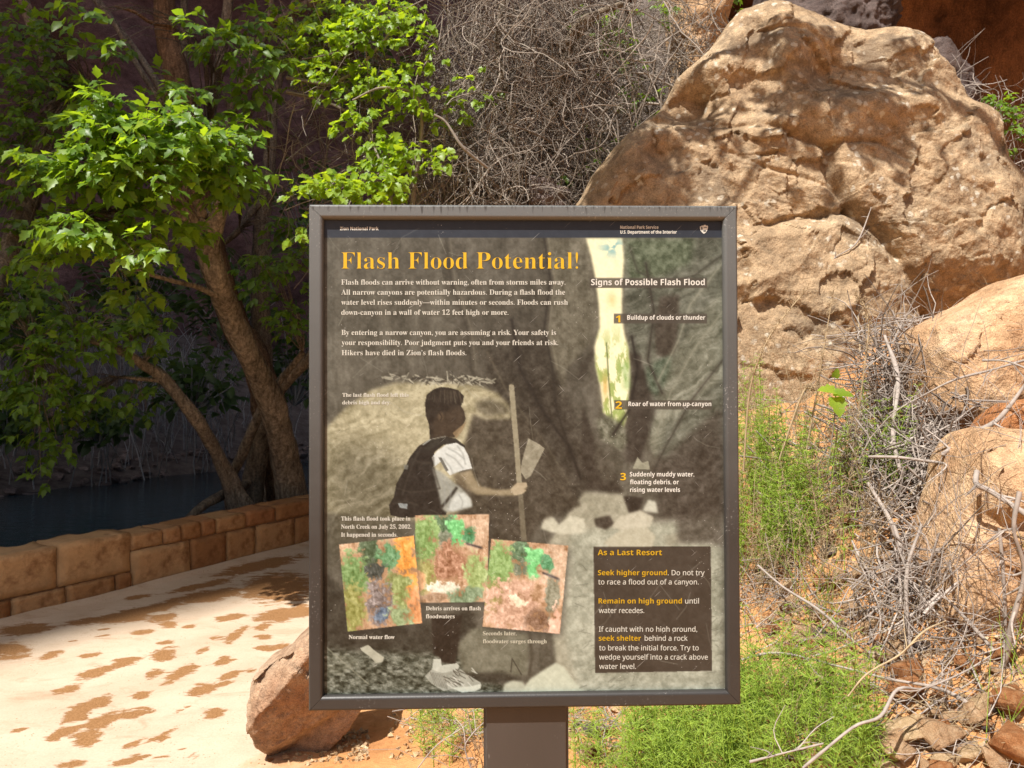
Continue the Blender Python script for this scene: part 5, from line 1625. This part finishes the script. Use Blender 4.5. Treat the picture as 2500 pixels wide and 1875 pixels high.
# river bed
fill(p3((270, 1350), (480, 1365), (520, 1480), (660, 1520), (700, 1659), (720, 2390), (140, 2390), (60, 1659), (160, 1500)), (160, 157, 137), 4, g1 * 9 + g2 * 8)
fill([(1395, 1300), (1768, 1260), (1772, 1712), (1420, 1712), (1380, 1560)], (158, 160, 142), 8, g1 * 10 + g2 * 11 + dg * 6)
fill(p3((470, 1370), (580, 1380), (560, 1440), (500, 1460)), (66, 58, 50), 2, g2 * 6)
fill(p3((600, 1390), (640, 1400), (650, 1460), (570, 1450)), (182, 182, 166), 2, g2 * 6)
fill(p3((520, 1230), (545, 1170), (570, 1200), (600, 1190), (610, 1235)), (150, 148, 128), 1, g2 * 8)
fill(p3((320, 1490), (400, 1470), (430, 1520), (380, 1545), (330, 1530)), (78, 70, 60), 2, g2 * 8)
fill(p3((410, 1530), (450, 1480), (560, 1445), (630, 1480), (610, 1530), (500, 1560)), (184, 180, 160), 2, g2 * 5)
fill(p3((370, 1610), (450, 1550), (590, 1530), (640, 1580), (620, 1640), (420, 1659)), (178, 174, 152), 2, g2 * 5)
fill(p3((45, 1540), (70, 1450), (100, 1470), (140, 1520), (200, 1475), (270, 1490), (275, 1560), (210, 1570), (100, 1560)), (186, 184, 164), 2, g2 * 6)
fill(p3((680, 1580), (760, 1560), (770, 1610), (700, 1640)), (150, 146, 126), 4, g2 * 5, 0.7)
fill([(1640, 1130), (1772, 1060), (1772, 1340), (1740, 1330), (1660, 1330)], (84, 76, 67), 6, dg * 9 + g2 * 8, 0.8)
# big pale rock behind the hiker
fill(p1((165, 460), (300, 320), (500, 170), (700, 108), (1100, 104), (1350, 128), (1500, 190), (1590, 280), (1620, 400), (1560, 700), (1400, 1100), (900, 1180), (165, 1120)), (164, 156, 124), 3, dg * 15 + g2 * 11)
put(np.clip(blur(inpoly(p1((165, 620), (420, 560), (760, 700), (900, 900), (700, 1240), (165, 1500))), 18), 0, 1) * 0.75, (103, 98, 79), dg * 13 + g2 * 9)
fill(p1((1310, 350), (1400, 392), (1610, 385), (1640, 330), (1750, 420), (1880, 620), (2050, 900), (2150, 1060), (1850, 1180), (1700, 1400), (1200, 1400), (1180, 900), (1240, 600)), (84, 76, 64), 5, g2 * 9 + dg * 5, 0.96)
fill(p1((1330, 260), (1420, 225), (1540, 260), (1600, 330), (1580, 355), (1420, 375), (1340, 330)), (96, 89, 73), 6, g2 * 12, 0.8)
fill(p1((1740, 540), (1830, 590), (1868, 620), (1760, 830), (1720, 860), (1680, 800), (1690, 720)), (148, 142, 122), 1, g2 * 9)
fill(p1((1280, 650), (1640, 640), (1640, 690), (1290, 700)), (110, 102, 86), 8, g2 * 8, 0.6)
# flood debris on the rock
r2 = np.random.default_rng(5)
for _ in range(130):
    u = r2.choice([720, 960, 1260, 1340, 1080]) + r2.normal() * 90
    v = 85 - 30 * math.exp(-((u - 740) / 110) ** 2) + r2.normal() * 14 + max(0, (u - 1250)) * 0.10
    a, L = r2.normal() * 0.75, r2.uniform(25, 95)
    stroke(p1((u - L * math.cos(a) / 2, v - L * math.sin(a) / 2), (u + L * math.cos(a) / 2, v + L * math.sin(a) / 2)), r2.uniform(1.3, 2.6), r2.choice([(158, 155, 136), (182, 178, 158), (84, 78, 66), (70, 64, 54)]), 0.75)
# gravel at the hiker's feet
gr = fbm(X / 13, Y / 7, 8, 207, 4, 0.7)
fill([(778, 1560), (900, 1590), (1010, 1560), (1110, 1600), (1180, 1660), (1300, 1712), (778, 1712)], (96, 99, 86), 6, gr * 42)
fill([(778, 1380), (860, 1480), (1010, 1540), (1150, 1480), (1180, 1600), (1000, 1600), (778, 1590)], (66, 61, 52), 8, g2 * 8 + dg * 5, 0.85)
fill(p2((160, 1180), (330, 1180), (420, 1240), (260, 1330), (160, 1320)), (118, 120, 104), 4, gr * 26, 0.7)
fill(p2((420, 1130), (480, 1105), (530, 1150), (600, 1200), (590, 1235), (540, 1245), (500, 1200), (430, 1150)), (168, 168, 150), 1, g2 * 6)
stroke(p2((170, 1130), (330, 1270), (480, 1400)), 2.5, (142, 142, 124), 0.7)
fill(p2((1150, 1110), (1260, 985), (1345, 970), (1690, 1010), (1690, 1330), (1480, 1350), (1200, 1330)), (116, 114, 97), 3, g1 * 8 + g2 * 8)
fill(p2((1180, 1320), (1500, 1310), (1640, 1370), (1500, 1400), (1240, 1390)), (64, 59, 50), 5, g2 * 6, 0.85)
stroke(p2((1705, 1010), (1720, 1200), (1700, 1330)), 5, (84, 78, 66), 0.9)
stroke(p2((1560, 1310), (1570, 1210), (1640, 1330)), 2.0, (64, 58, 49), 0.8)
fill(p2((1495, 1470), (1510, 1400), (1570, 1375), (1650, 1385), (1680, 1440), (1640, 1490), (1500, 1490)), (176, 178, 158), 2, g2 * 4)
fill(p2((1620, 1480), (1700, 1370), (1800, 1300), (1900, 1240), (1960, 1270), (2030, 1370), (2140, 1480), (2140, 1500), (1620, 1500)), (186, 190, 168), 1.5, g2 * 4)
for _ in range(170):
    u, v = r2.uniform(1400, 1770), r2.uniform(1380, 1700)
    a, L = r2.normal() * 0.5 - 0.3, r2.uniform(6, 22)
    stroke([(u, v), (u + L * math.cos(a), v + L * math.sin(a))], 1.5, (104, 104, 90), 0.55)
# hiker: pack, shirt, head, arm, staff, legs, shoe
PK = p1((980, 545), (885, 600), (815, 690), (770, 790), (715, 890), (692, 1000), (655, 1060), (668, 1140), (760, 1160), (1100, 1140), (1130, 1010), (1060, 880), (1000, 760), (1010, 650), (1080, 590), (1060, 540))
fill(PK, (56, 50, 44), 1, g2 * 6)
fill(p1((1090, 520), (1180, 545), (1250, 600), (1240, 620), (1130, 585), (1010, 600), (960, 640), (930, 620), (980, 560)), (64, 60, 53), 1, g2 * 4)
stroke(p1((920, 590), (985, 545), (1060, 530), (1095, 525)), 2.0, (168, 172, 164), 0.9)
fill(p1((990, 690), (1030, 640), (1100, 590), (1180, 575), (1240, 612), (1275, 680), (1302, 775), (1220, 792), (1130, 828), (1085, 775), (1060, 720), (1010, 760)), (196, 201, 198), 1, g2 * 5)
fill(p1((1040, 690), (1065, 690), (1120, 790), (1100, 800)), (96, 94, 86), 1, 0, 0.85)
fill(p1((995, 770), (1060, 800), (1120, 850), (1180, 900), (1230, 930), (1290, 1010), (1302, 1060), (1290, 1080), (1200, 1105), (1100, 1118), (1070, 1090), (1040, 960)), (150, 152, 142), 2, g2 * 7)
fill(p1((1180, 960), (1240, 965), (1290, 1010), (1302, 1070), (1230, 1080), (1150, 1110), (1110, 1090)), (190, 196, 192), 2, g2 * 4, 0.9)
stroke(p1((1180, 930), (1120, 1010), (1070, 1070)), 5, (62, 57, 50), 0.95)
for a_, b_, c_ in (((1120, 620), (1180, 650), (1240, 700)), ((1100, 660), (1170, 700), (1230, 770)), ((1190, 600), (1230, 660), (1250, 740)), ((1080, 700), (1130, 760), (1150, 810)), ((1100, 880), (1140, 950), (1120, 1080)), ((1060, 850), (1090, 940), (1090, 1060)), ((1200, 980), (1230, 1030), (1220, 1090))):
    stroke(p1(a_, b_, c_), 3.0, (140, 144, 140), 0.45)
for pl_ in (((905, 610), (850, 720), (800, 850), (760, 980)), ((1000, 690), (1010, 800), (1050, 930)), ((830, 700), (900, 730), (980, 735)), ((720, 930), (820, 960), (960, 950), (1050, 930)), ((690, 1050), (780, 1030), (880, 1060))):
    stroke(p1(*pl_), 3.5, (76, 70, 62), 0.55)
fill(p1((1150, 830), (1295, 785), (1330, 860), (1375, 915), (1480, 938), (1590, 940), (1640, 895), (1720, 885), (1730, 925), (1700, 965), (1640, 985), (1480, 985), (1340, 980), (1230, 920)), (150, 136, 108), 1.5, g2 * 5)
fill(p1((1150, 830), (1200, 815), (1280, 920), (1340, 980), (1230, 930)), (98, 86, 68), 4, g2 * 4, 0.7)
fill(p1((1588, 130), (1605, 118), (1628, 126), (1650, 380), (1672, 640), (1690, 890), (1650, 895), (1632, 640), (1608, 380)), (148, 140, 116), 1, g2 * 5)
fill(p1((1660, 980), (1698, 980), (1728, 1340), (1685, 1340)), (116, 108, 90), 1, g2 * 5)
fill(p1((1600, 940), (1650, 888), (1725, 884), (1732, 915), (1700, 935), (1728, 945), (1690, 975), (1630, 985)), (174, 158, 130), 1, g2 * 4)
HD = p1((935, 265), (950, 200), (1000, 160), (1060, 140), (1130, 148), (1195, 165), (1240, 212), (1232, 250), (1216, 290), (1240, 330), (1252, 390), (1240, 420), (1205, 475), (1165, 535), (1090, 522), (975, 548), (966, 430), (942, 365))
fill(HD, (62, 53, 44), 1, g2 * 5)
fill(p1((1000, 400), (1100, 330), (1216, 292), (1240, 330), (1252, 390), (1240, 420), (1205, 475), (1165, 535), (1090, 522), (1000, 540)), (80, 66, 52), 3, g2 * 4, 0.85)
fill(p1((1035, 350), (1070, 335), (1082, 380), (1060, 410), (1040, 390)), (104, 86, 66), 2, 0, 0.8)
stroke(p1((1050, 345), (1068, 375), (1055, 400)), 1.6, (52, 43, 36), 0.8)
fill(p1((1150, 500), (1205, 455), (1260, 410), (1230, 480), (1180, 540)), (150, 126, 92), 1, 0, 0.8)
for _ in range(34):
    u = r2.uniform(975, 1215)
    stroke(p1((u, 165 + abs(u - 1090) * 0.12), (u + (u - 1080) * 0.16, 225 + r2.uniform(0, 60))), 1.4, r2.choice([(96, 87, 73), (112, 104, 88), (50, 43, 36)]), 0.4)
fill(p1((725, 1045), (800, 1050), (795, 1090), (740, 1080)), (132, 140, 142), 1, g2 * 8)
fill(p1((770, 745), (808, 745), (800, 785), (770, 780)), (120, 122, 114), 1, 0, 0.8)
fill(p2((955, 880), (1190, 880), (1170, 1040), (1150, 1180), (1145, 1255), (1030, 1240), (1020, 1200), (975, 1180)), (60, 51, 43), 2, g2 * 5)
fill(p2((975, 1215), (1030, 1212), (1035, 1260), (1150, 1245), (1170, 1265), (1150, 1310), (1040, 1320), (960, 1300)), (176, 180, 168), 1, g2 * 5)
fill(p2((910, 1340), (960, 1290), (1040, 1320), (1180, 1290), (1230, 1330), (1330, 1390), (1335, 1425), (1290, 1455), (1190, 1465), (1120, 1440), (1050, 1455), (960, 1400)), (158, 160, 148), 1, g2 * 8)
for _ in range(26):
    u, v = r2.uniform(1040, 1270), r2.uniform(1280, 1400)
    stroke(p2((u, v), (u + r2.uniform(20, 60), v + r2.uniform(10, 40))), 1.6, r2.choice([(90, 86, 76), (198, 200, 190)]), 0.8)
for j in range(9):
    stroke(p2((950 + j * 13, 1310 + j * 3), (985 + j * 12, 1410 + j * 4)), 1.1, (98, 96, 86), 0.7)
fill(p2((1110, 1430), (1250, 1420), (1335, 1400), (1330, 1435), (1290, 1456), (1190, 1466)), (192, 196, 182), 1)


C = C * 0.72 + C.mean(-1, keepdims=True) * np.array([1.0, 0.985, 0.90]) * 0.28
C = 84 + (C - 92) * 1.22
C = C + (5.0 * fbm(X / 5.0, Y / 5.0, 4, 209, 2, 0.8))[..., None]


# three colour snapshots of the creek
def inset(q, n_):
    (x0, y0), (x1, y1), (x2, y2), (x3, y3) = q
    put(np.clip(blur(inpoly([(a + 5, b + 6) for a, b in q]), 4), 0, 1) * 0.6, (46, 42, 36))
    m_ = aapoly(q)
    ex, ey = ((x1 - x0 + x2 - x3) / 2, (y1 - y0 + y2 - y3) / 2), ((x3 - x0 + x2 - x1) / 2, (y3 - y0 + y2 - y1) / 2)
    det = ex[0] * ey[1] - ex[1] * ey[0]
    u = ((X - x0) * ey[1] - (Y - y0) * ey[0]) / det
    v = (-(X - x0) * ex[1] + (Y - y0) * ex[0]) / det
    T = np.empty(C.shape)
    nn = fbm(u * 9, v * 10, n_ * 3.1, 210, 4, 0.65)
    nf = 0.6 * fbm(u * 26, v * 28, n_ * 1.7, 211, 3, 0.7)
    T[...] = (192, 154, 118)
    T += (nn * 16 + nf * 10)[..., None]

    def tp(mm, c_, tx=0.0):
        nonlocal T
        mm = np.clip(mm, 0, 1)[..., None]
        T = T * (1 - mm) + (np.asarray(c_, float) + (np.asarray(tx)[..., None] if np.ndim(tx) else tx)) * mm

    def blob(cu, cv, su, sv, hard=2.2):
        return np.clip((1 - ((u - cu) / su) ** 2 - ((v - cv) / sv) ** 2 + nn * 0.6 + nf * 0.45) * hard, 0, 1)
    if n_ == 0:
        tp(blob(0.86, 0.25, 0.18, 0.6) * (u > 0.72 + nn * 0.05), (226, 150, 62), nf * 12)
        tp(blob(0.9, 0.85, 0.14, 0.3), (206, 138, 84), nf * 10)
        tp(blob(0.42, 0.16, 0.2, 0.22), (74, 92, 62), nf * 20)
        tp(blob(0.15, 0.4, 0.26, 0.32), (104, 136, 74), nf * 22)
        tp(blob(0.1, 0.75, 0.22, 0.35), (134, 134, 66), nf * 20)
        tp(blob(0.62, 0.2, 0.17, 0.2), (86, 132, 84), nf * 24)
        tp(blob(0.46, 0.35, 0.16, 0.14), (62, 66, 58), nf * 14)
        tp(blob(0.7, 0.5, 0.2, 0.14), (122, 128, 72), nf * 18)
        tp(blob(0.48, 0.72, 0.22, 0.34), (118, 106, 100), nf * 40)
        tp(blob(0.5, 0.85, 0.14, 0.1), (88, 104, 122), nf * 26)
        tp(blob(0.72, 0.88, 0.2, 0.16), (128, 146, 98), nf * 24)
        tp(blob(0.76, 0.62, 0.12, 0.2), (128, 140, 76), nf * 20)
    else:
        tp(blob(0.85, 0.2, 0.28, 0.3), (188, 156, 124), nf * 16)
        tp(blob(0.4, 0.14, 0.2, 0.18), (84, 112, 78), nf * 24)
        tp(blob(0.12, 0.32, 0.24, 0.34), (120, 152, 82), nf * 24)
        tp(blob(0.14, 0.68, 0.22, 0.22), (150, 146, 80), nf * 22)
        tp(blob(0.56, 0.22, 0.15, 0.2), (104, 186, 108), nf * 30)
        tp(blob(0.74, 0.22, 0.1, 0.1), (72, 132, 84), nf * 30)
        tp(blob(0.42, 0.3, 0.1, 0.14), (104, 112, 88), nf * 22)
        if n_ == 1:
            tp(blob(0.5, 0.56, 0.26, 0.26), (152, 106, 76), nf * 40)
            tp(blob(0.45, 0.83, 0.28, 0.09), (206, 200, 176), nf * 18)
            tp(blob(0.84, 0.66, 0.16, 0.26), (140, 160, 92), nf * 24)
            tp(blob(0.7, 0.93, 0.26, 0.12), (112, 132, 96), nf * 22)
            tp(blob(0.3, 0.94, 0.16, 0.06), (150, 120, 90), nf * 24)
            tp(blob(0.04, 0.74, 0.1, 0.14), (206, 150, 98), nf * 10)
        else:
            tp(blob(0.4, 0.74, 0.45, 0.34), (188, 148, 120), nf * 28)
            tp(blob(0.42, 0.68, 0.13, 0.08, 2.0), (222, 196, 164), nf * 10)
            tp(blob(0.72, 0.85, 0.2, 0.16), (128, 96, 72), nf * 34)
            tp(blob(0.86, 0.62, 0.1, 0.26), (120, 118, 94), nf * 26)
            tp(blob(0.93, 0.88, 0.08, 0.2), (208, 160, 132), nf * 8)
        tp(np.exp(-((v - 0.34 - (u - 0.75) * 0.25) / 0.015) ** 2) * sstep(0.68, 0.72, u) * sstep(0.95, 0.9, u), (70, 60, 58))
    T += (nf * 14 + nn * 18)[..., None]
    T += (9 * fbm(u * 46, v * 9, n_ * 2.3, 212, 3, 0.6))[..., None]
    T = (T * 0.86 + T.mean(-1, keepdims=True) * 0.14) * 1.14
    put(m_, (0, 0, 0), 0.0)
    C[...] = C + T * m_[..., None]


inset([(1012.4, 1260.7), (1194, 1258), (1189, 1474), (1011.7, 1476.4)], 1)
inset([(824.6, 1333), (1008.5, 1311), (1029, 1526), (845.8, 1547)], 0)
inset([(1199.5, 1319), (1389, 1335.5), (1368, 1552.6), (1177.7, 1534.7)], 2)
# dark caption boxes and the header band
fill([(1451, 1338), (1740, 1337), (1743, 1644), (1455, 1649)], (66, 57, 47), 0.4, g2 * 4 + g1 * 4)
for q in ([(1442, 676), (1731, 676), (1731, 701), (1442, 701)], [(1501, 764), (1731, 764), (1731, 788), (1501, 788)], [(1502, 977), (1743, 977), (1743, 1000), (1502, 1000)]):
    put(aapoly([tuple(z_) for z_ in q]) * 0.82, (76, 68, 58))
put((Y < 577).astype(float), (48, 52, 60), g2 * 2)
# a pale veil of glare mixed into the colours, and long hairline scuffs in the plastic
C = C * 0.97 + np.array([150, 148, 132]) * 0.03
for _ in range(60):
    u, v = r2.uniform(790, 1760), r2.uniform(560, 1690)
    a, L = r2.choice([-0.75, 0.55, 1.4]) + r2.normal() * 0.25, r2.uniform(20, 110)
    bend = r2.normal() * 0.15
    stroke([(u, v), (u + L * 0.5 * math.cos(a), v + L * 0.5 * math.sin(a)), (u + L * math.cos(a + bend), v + L * math.sin(a + bend))], 1.5, (168, 166, 150), r2.uniform(0.12, 0.4))
PRINT_GAIN = 0.80
S = np.clip(C, 4, 252) / 255
LIN = np.where(S <= 0.04045, S / 12.92, ((S + 0.055) / 1.055) ** 2.4)
LIN = np.clip(LIN * PRINT_GAIN * np.array([0.93, 1.0, 1.07]), 0, 0.9)
# grid points on the panel plane
wx_, wz_ = on_sign(X, Y)
pan = np.stack([wx_, np.full_like(wx_, PDEP), wz_], -1)
lim = (np.abs(wx_) < SW / 2) & (np.abs(wz_) < SH / 2)
panel = mesh('panel', pan.reshape(-1, 3), grid_faces(len(qx), len(qy)), None, sign, False)
ca_ = panel.data.color_attributes.new('print', 'FLOAT_COLOR', 'POINT')
ca_.data.foreach_set('color', np.concatenate([LIN, np.ones(LIN.shape[:2] + (1,))], -1).astype(np.float32).ravel())
k = NT('printed_panel')
pc = k.n('Attribute', attribute_name='print').outputs['Color']


def scr(ang, seed, th, fine=900.0, longs=26.0):
    m_ = k.n('Mapping', i_Vector=k.co)
    m_.inputs['Rotation'].default_value = (0, R(ang), 0)
    m2 = k.n('Mapping', i_Vector=m_.outputs[0])
    m2.inputs['Scale'].default_value = (longs, 1, fine)
    m2.inputs['Location'].default_value = (seed, 0, seed * 2)
    return k.ramp(k.n('TexNoise', i_Vector=m2.outputs[0], i_Scale=1.0, i_Detail=1.0).outputs[0], [(th, 0.0), (th + 0.05, 1.0)])


gate = k.ramp(k.noise(5, 3, 0.6), [(0.3, 0.25), (0.65, 1.0)])
sc1 = k.math('MULTIPLY', k.math('MAXIMUM', scr(42, 1.3, 0.74), k.math('MAXIMUM', scr(-48, 4.1, 0.755), scr(30, 7.7, 0.76, 700, 40))), gate)
dots = k.math('MULTIPLY', k.ramp(k.n('TexVoronoi', i_Vector=k.co, i_Scale=190.0).outputs['Distance'], [(0.07, 1.0), (0.12, 0.0)]), k.ramp(k.noise(14, 3, 0.6), [(0.56, 0.0), (0.64, 1.0)]))
fleck = k.math('MAXIMUM', sc1, dots)
c = k.mix(k.math('MULTIPLY', fleck, 0.6), pc, (0.62, 0.62, 0.58))
k.put(k.p.inputs['Base Color'], c)
k.p.inputs['Roughness'].default_value = 0.45
k.p.inputs['Specular IOR Level'].default_value = 0.35
panel.data.materials.append(k.m)


# ---- lettering
def ink(name, rgb):
    kk = NT(name)
    n_ = kk.noise(260, 3, 0.7)
    return kk.fin(kk.mix(kk.ramp(n_, [(0.55, 0.0), (0.75, 0.5)]), rgb, tuple(v * 0.55 for v in rgb)), 0.5, None, 0.3)


INK = {'white': ink('white_ink', (0.612, 0.612, 0.561)), 'cream': ink('cream_ink', (0.51, 0.51, 0.451)), 'dim': ink('dim_ink', (0.425, 0.425, 0.34)), 'yellow': ink('yellow_ink', (0.612, 0.374, 0.017)), 'gold': ink('gold_ink', (0.442, 0.272, 0.01))}
ALPH = {'serif': (0x1D400, 0x1D41A, 0x1D7CE), 'sans': (0x1D5A0, 0x1D5BA, 0x1D7E2), 'bold': (0x1D5D4, 0x1D5EE, 0x1D7EC)}


def glyphs(s, face):
    u, l, d = ALPH[face]
    o = ''
    for ch in s:
        if 'A' <= ch <= 'Z':
            o += chr(u + ord(ch) - 65)
        elif 'a' <= ch <= 'z':
            o += chr(l + ord(ch) - 97)
        elif '0' <= ch <= '9':
            o += chr(d + ord(ch) - 48)
        else:
            o += ch
    return o


def text_mesh(s, face, thin):
    cu = bpy.data.curves.new('lettering', 'FONT')
    cu.body = glyphs(s, face)
    cu.size = 1.0
    cu.offset = thin
    cu.resolution_u = 3
    ob = bpy.data.objects.new('lettering', cu)
    me = ob.to_mesh()
    V = np.empty(len(me.vertices) * 3)
    me.vertices.foreach_get('co', V)
    Fl = {}
    for p in me.polygons:
        Fl.setdefault(len(p.vertices), []).append(tuple(p.vertices))
    ob.to_mesh_clear()
    bpy.data.objects.remove(ob)
    bpy.data.curves.remove(cu)
    return V.reshape(-1, 3), Fl


def lettering(name, lines, layer=0.0004):
    """lines: (text, face, ink, left px, right px, baseline px, cap height px)"""
    for (s, face, ik, x0, x1, yb, cap_) in lines:
        thin = {'serif': -0.0115 if cap_ > 30 else (-0.001 if cap_ > 12 else 0.006), 'sans': 0.006, 'bold': 0.006 if cap_ < 9 else 0.0}[face]
        V, Fl = text_mesh(s, face, thin)
        w_ = V[:, 0].max() - V[:, 0].min()
        px = x0 + (V[:, 0] - V[:, 0].min()) / w_ * (x1 - x0)
        pyy = yb - V[:, 1] / 0.714 * cap_
        lx_, lz_ = on_sign(px, pyy)
        P = np.stack([lx_, np.full(len(lx_), PDEP - layer), lz_], 1)
        MB().add(P, [np.array(f) for f in Fl.values()]).build(name, INK[ik], panel, False)


lettering('title_lettering', [('Flash Flood Potential!', 'serif', 'yellow', 830, 1413, 653.5, 43)])
lettering('warning_lettering', [
    ('Flash floods can arrive without warning, often from storms miles away.', 'serif', 'cream', 830, 1382, 692.7, 13.4),
    ('All narrow canyons are potentially hazardous. During a flash flood the', 'serif', 'cream', 830, 1381, 717.4, 13.4),
    ('water level rises suddenly—within minutes or seconds. Floods can rush', 'serif', 'cream', 830, 1388, 742.2, 13.4),
    ('down-canyon in a wall of water 12 feet high or more.', 'serif', 'cream', 830, 1241.6, 767, 13.4),
    ('By entering a narrow canyon, you are assuming a risk. Your safety is', 'serif', 'cream', 830.5, 1359, 816.6, 13.4),
    ('your responsibility. Poor judgment puts you and your friends at risk.', 'serif', 'cream', 831, 1364, 841.4, 13.4),
    ('Hikers have died in Zion’s flash floods.', 'serif', 'cream', 831, 1138, 866.4, 13.4)])
lettering('header_lettering', [
    ('Zion National Park', 'bold', 'white', 827, 922, 558.7, 8.2),
    ('National Park Service', 'bold', 'white', 1517, 1611, 555.2, 7.6),
    ('U.S. Department of the Interior', 'bold', 'white', 1517, 1656, 567.0, 7.6)])
lettering('caption_lettering', [
    ('The last flash flood left this', 'serif', 'cream', 832.7, 995.7, 968.7, 9.6),
    ('debris high and dry.', 'serif', 'cream', 832.7, 951.4, 987.3, 9.6),
    ('This flash flood took place in', 'serif', 'cream', 829.6, 1000.4, 1273.4, 10.4),
    ('North Creek on July 25, 2002.', 'serif', 'cream', 829.6, 1002.7, 1293.4, 10.4),
    ('It happened in seconds.', 'serif', 'cream', 829.6, 968.5, 1313, 10.4),
    ('Normal water flow', 'serif', 'cream', 848.4, 961.6, 1565, 10.2),
    ('Debris arrives on flash', 'serif', 'cream', 1038.4, 1173.8, 1494.3, 10.2),
    ('floodwaters', 'serif', 'cream', 1038.4, 1109.3, 1514, 10.2),
    ('Seconds later,', 'serif', 'dim', 1178.7, 1261.6, 1555.8, 10.0),
    ('floodwater surges through', 'serif', 'dim', 1178.7, 1336, 1575.4, 10.0)])
lettering('list_lettering', [
    ('Signs of Possible Flash Flood', 'bold', 'white', 1445, 1725, 694, 15.0),
    ('1', 'bold', 'yellow', 1506, 1517, 785.5, 17),
    ('Buildup of clouds or thunder', 'bold', 'white', 1534, 1726, 779, 11),
    ('2', 'bold', 'yellow', 1505, 1521, 998, 18),
    ('Roar of water from up-canyon', 'bold', 'white', 1537, 1741, 991.7, 11),
    ('3', 'bold', 'yellow', 1517, 1531, 1174, 17.5),
    ('Suddenly muddy water,', 'bold', 'white', 1540.5, 1699, 1164.8, 11),
    ('floating debris, or', 'bold', 'white', 1541, 1661, 1184, 11),
    ('rising water levels', 'bold', 'white', 1541, 1664, 1203, 11)])
lettering('last_resort_lettering', [
    ('As a Last Resort', 'bold', 'gold', 1461.4, 1619.6, 1358.7, 13.5),
    ('Seek higher ground', 'bold', 'gold', 1462, 1632, 1408, 12.6),
    ('. Do not try', 'sans', 'cream', 1634, 1724.6, 1408, 12.6),
    ('to race a flood out of a canyon.', 'sans', 'cream', 1462.6, 1710, 1430.7, 12.6),
    ('Remain on high ground', 'bold', 'gold', 1463.4, 1668.8, 1477.6, 12.6),
    ('until', 'sans', 'cream', 1676.6, 1710.7, 1477.6, 12.6),
    ('water recedes.', 'sans', 'cream', 1464, 1576, 1501, 12.6),
    ('If caught with no high ground,', 'sans', 'cream', 1464.3, 1706.4, 1547, 12.6),
    ('seek shelter', 'bold', 'gold', 1464, 1568, 1569.3, 12.6),
    ('behind a rock', 'sans', 'cream', 1577, 1682.7, 1569.3, 12.6),
    ('to break the initial force. Try to', 'sans', 'cream', 1464.9, 1710, 1593, 12.6),
    ('wedge yourself into a crack above', 'sans', 'cream', 1465, 1732.5, 1615.6, 12.6),
    ('water level.', 'sans', 'cream', 1465, 1555.7, 1638.7, 12.6)])
# park arrowhead emblem
def flat(name, polys, ik, layer):
    b = MB()
    for pl in polys:
        lx_, lz_ = on_sign([p[0] for p in pl], [p[1] for p in pl])
        c0 = np.array([lx_.mean(), PDEP - layer, lz_.mean()])
        P = np.vstack([np.stack([lx_, np.full(len(pl), PDEP - layer), lz_], 1), c0])
        n_ = len(pl)
        b.add(P, np.array([(i, (i + 1) % n_, n_) for i in range(n_)]))
    return b.build(name, ik, panel, False)


k = NT('emblem_dark')
DK = k.fin(k.ramp(k.noise(300, 2), [(0.3, (0.05, 0.055, 0.06)), (0.7, (0.10, 0.105, 0.11))]), 0.5)
flat('emblem', [[(1716, 549), (1718, 547), (1721, 548), (1723, 545.5), (1727, 545.5), (1729, 548), (1731.5, 547), (1733, 549), (1732.5, 554), (1730.5, 560), (1727, 565), (1722.8, 567.5), (1719, 565), (1715, 560), (1712.8, 554), (1713, 549.5)]], INK['white'], 0.0004)
flat('emblem_detail', [[(1715.5, 551), (1719, 550.5), (1719.5, 556), (1718, 561), (1716.5, 558)], [(1722, 551.5), (1730.5, 551.5), (1730.3, 553), (1722, 553)], [(1721, 558.5), (1728.5, 558.5), (1727, 562.5), (1721.5, 562.5)]], DK, 0.0006)
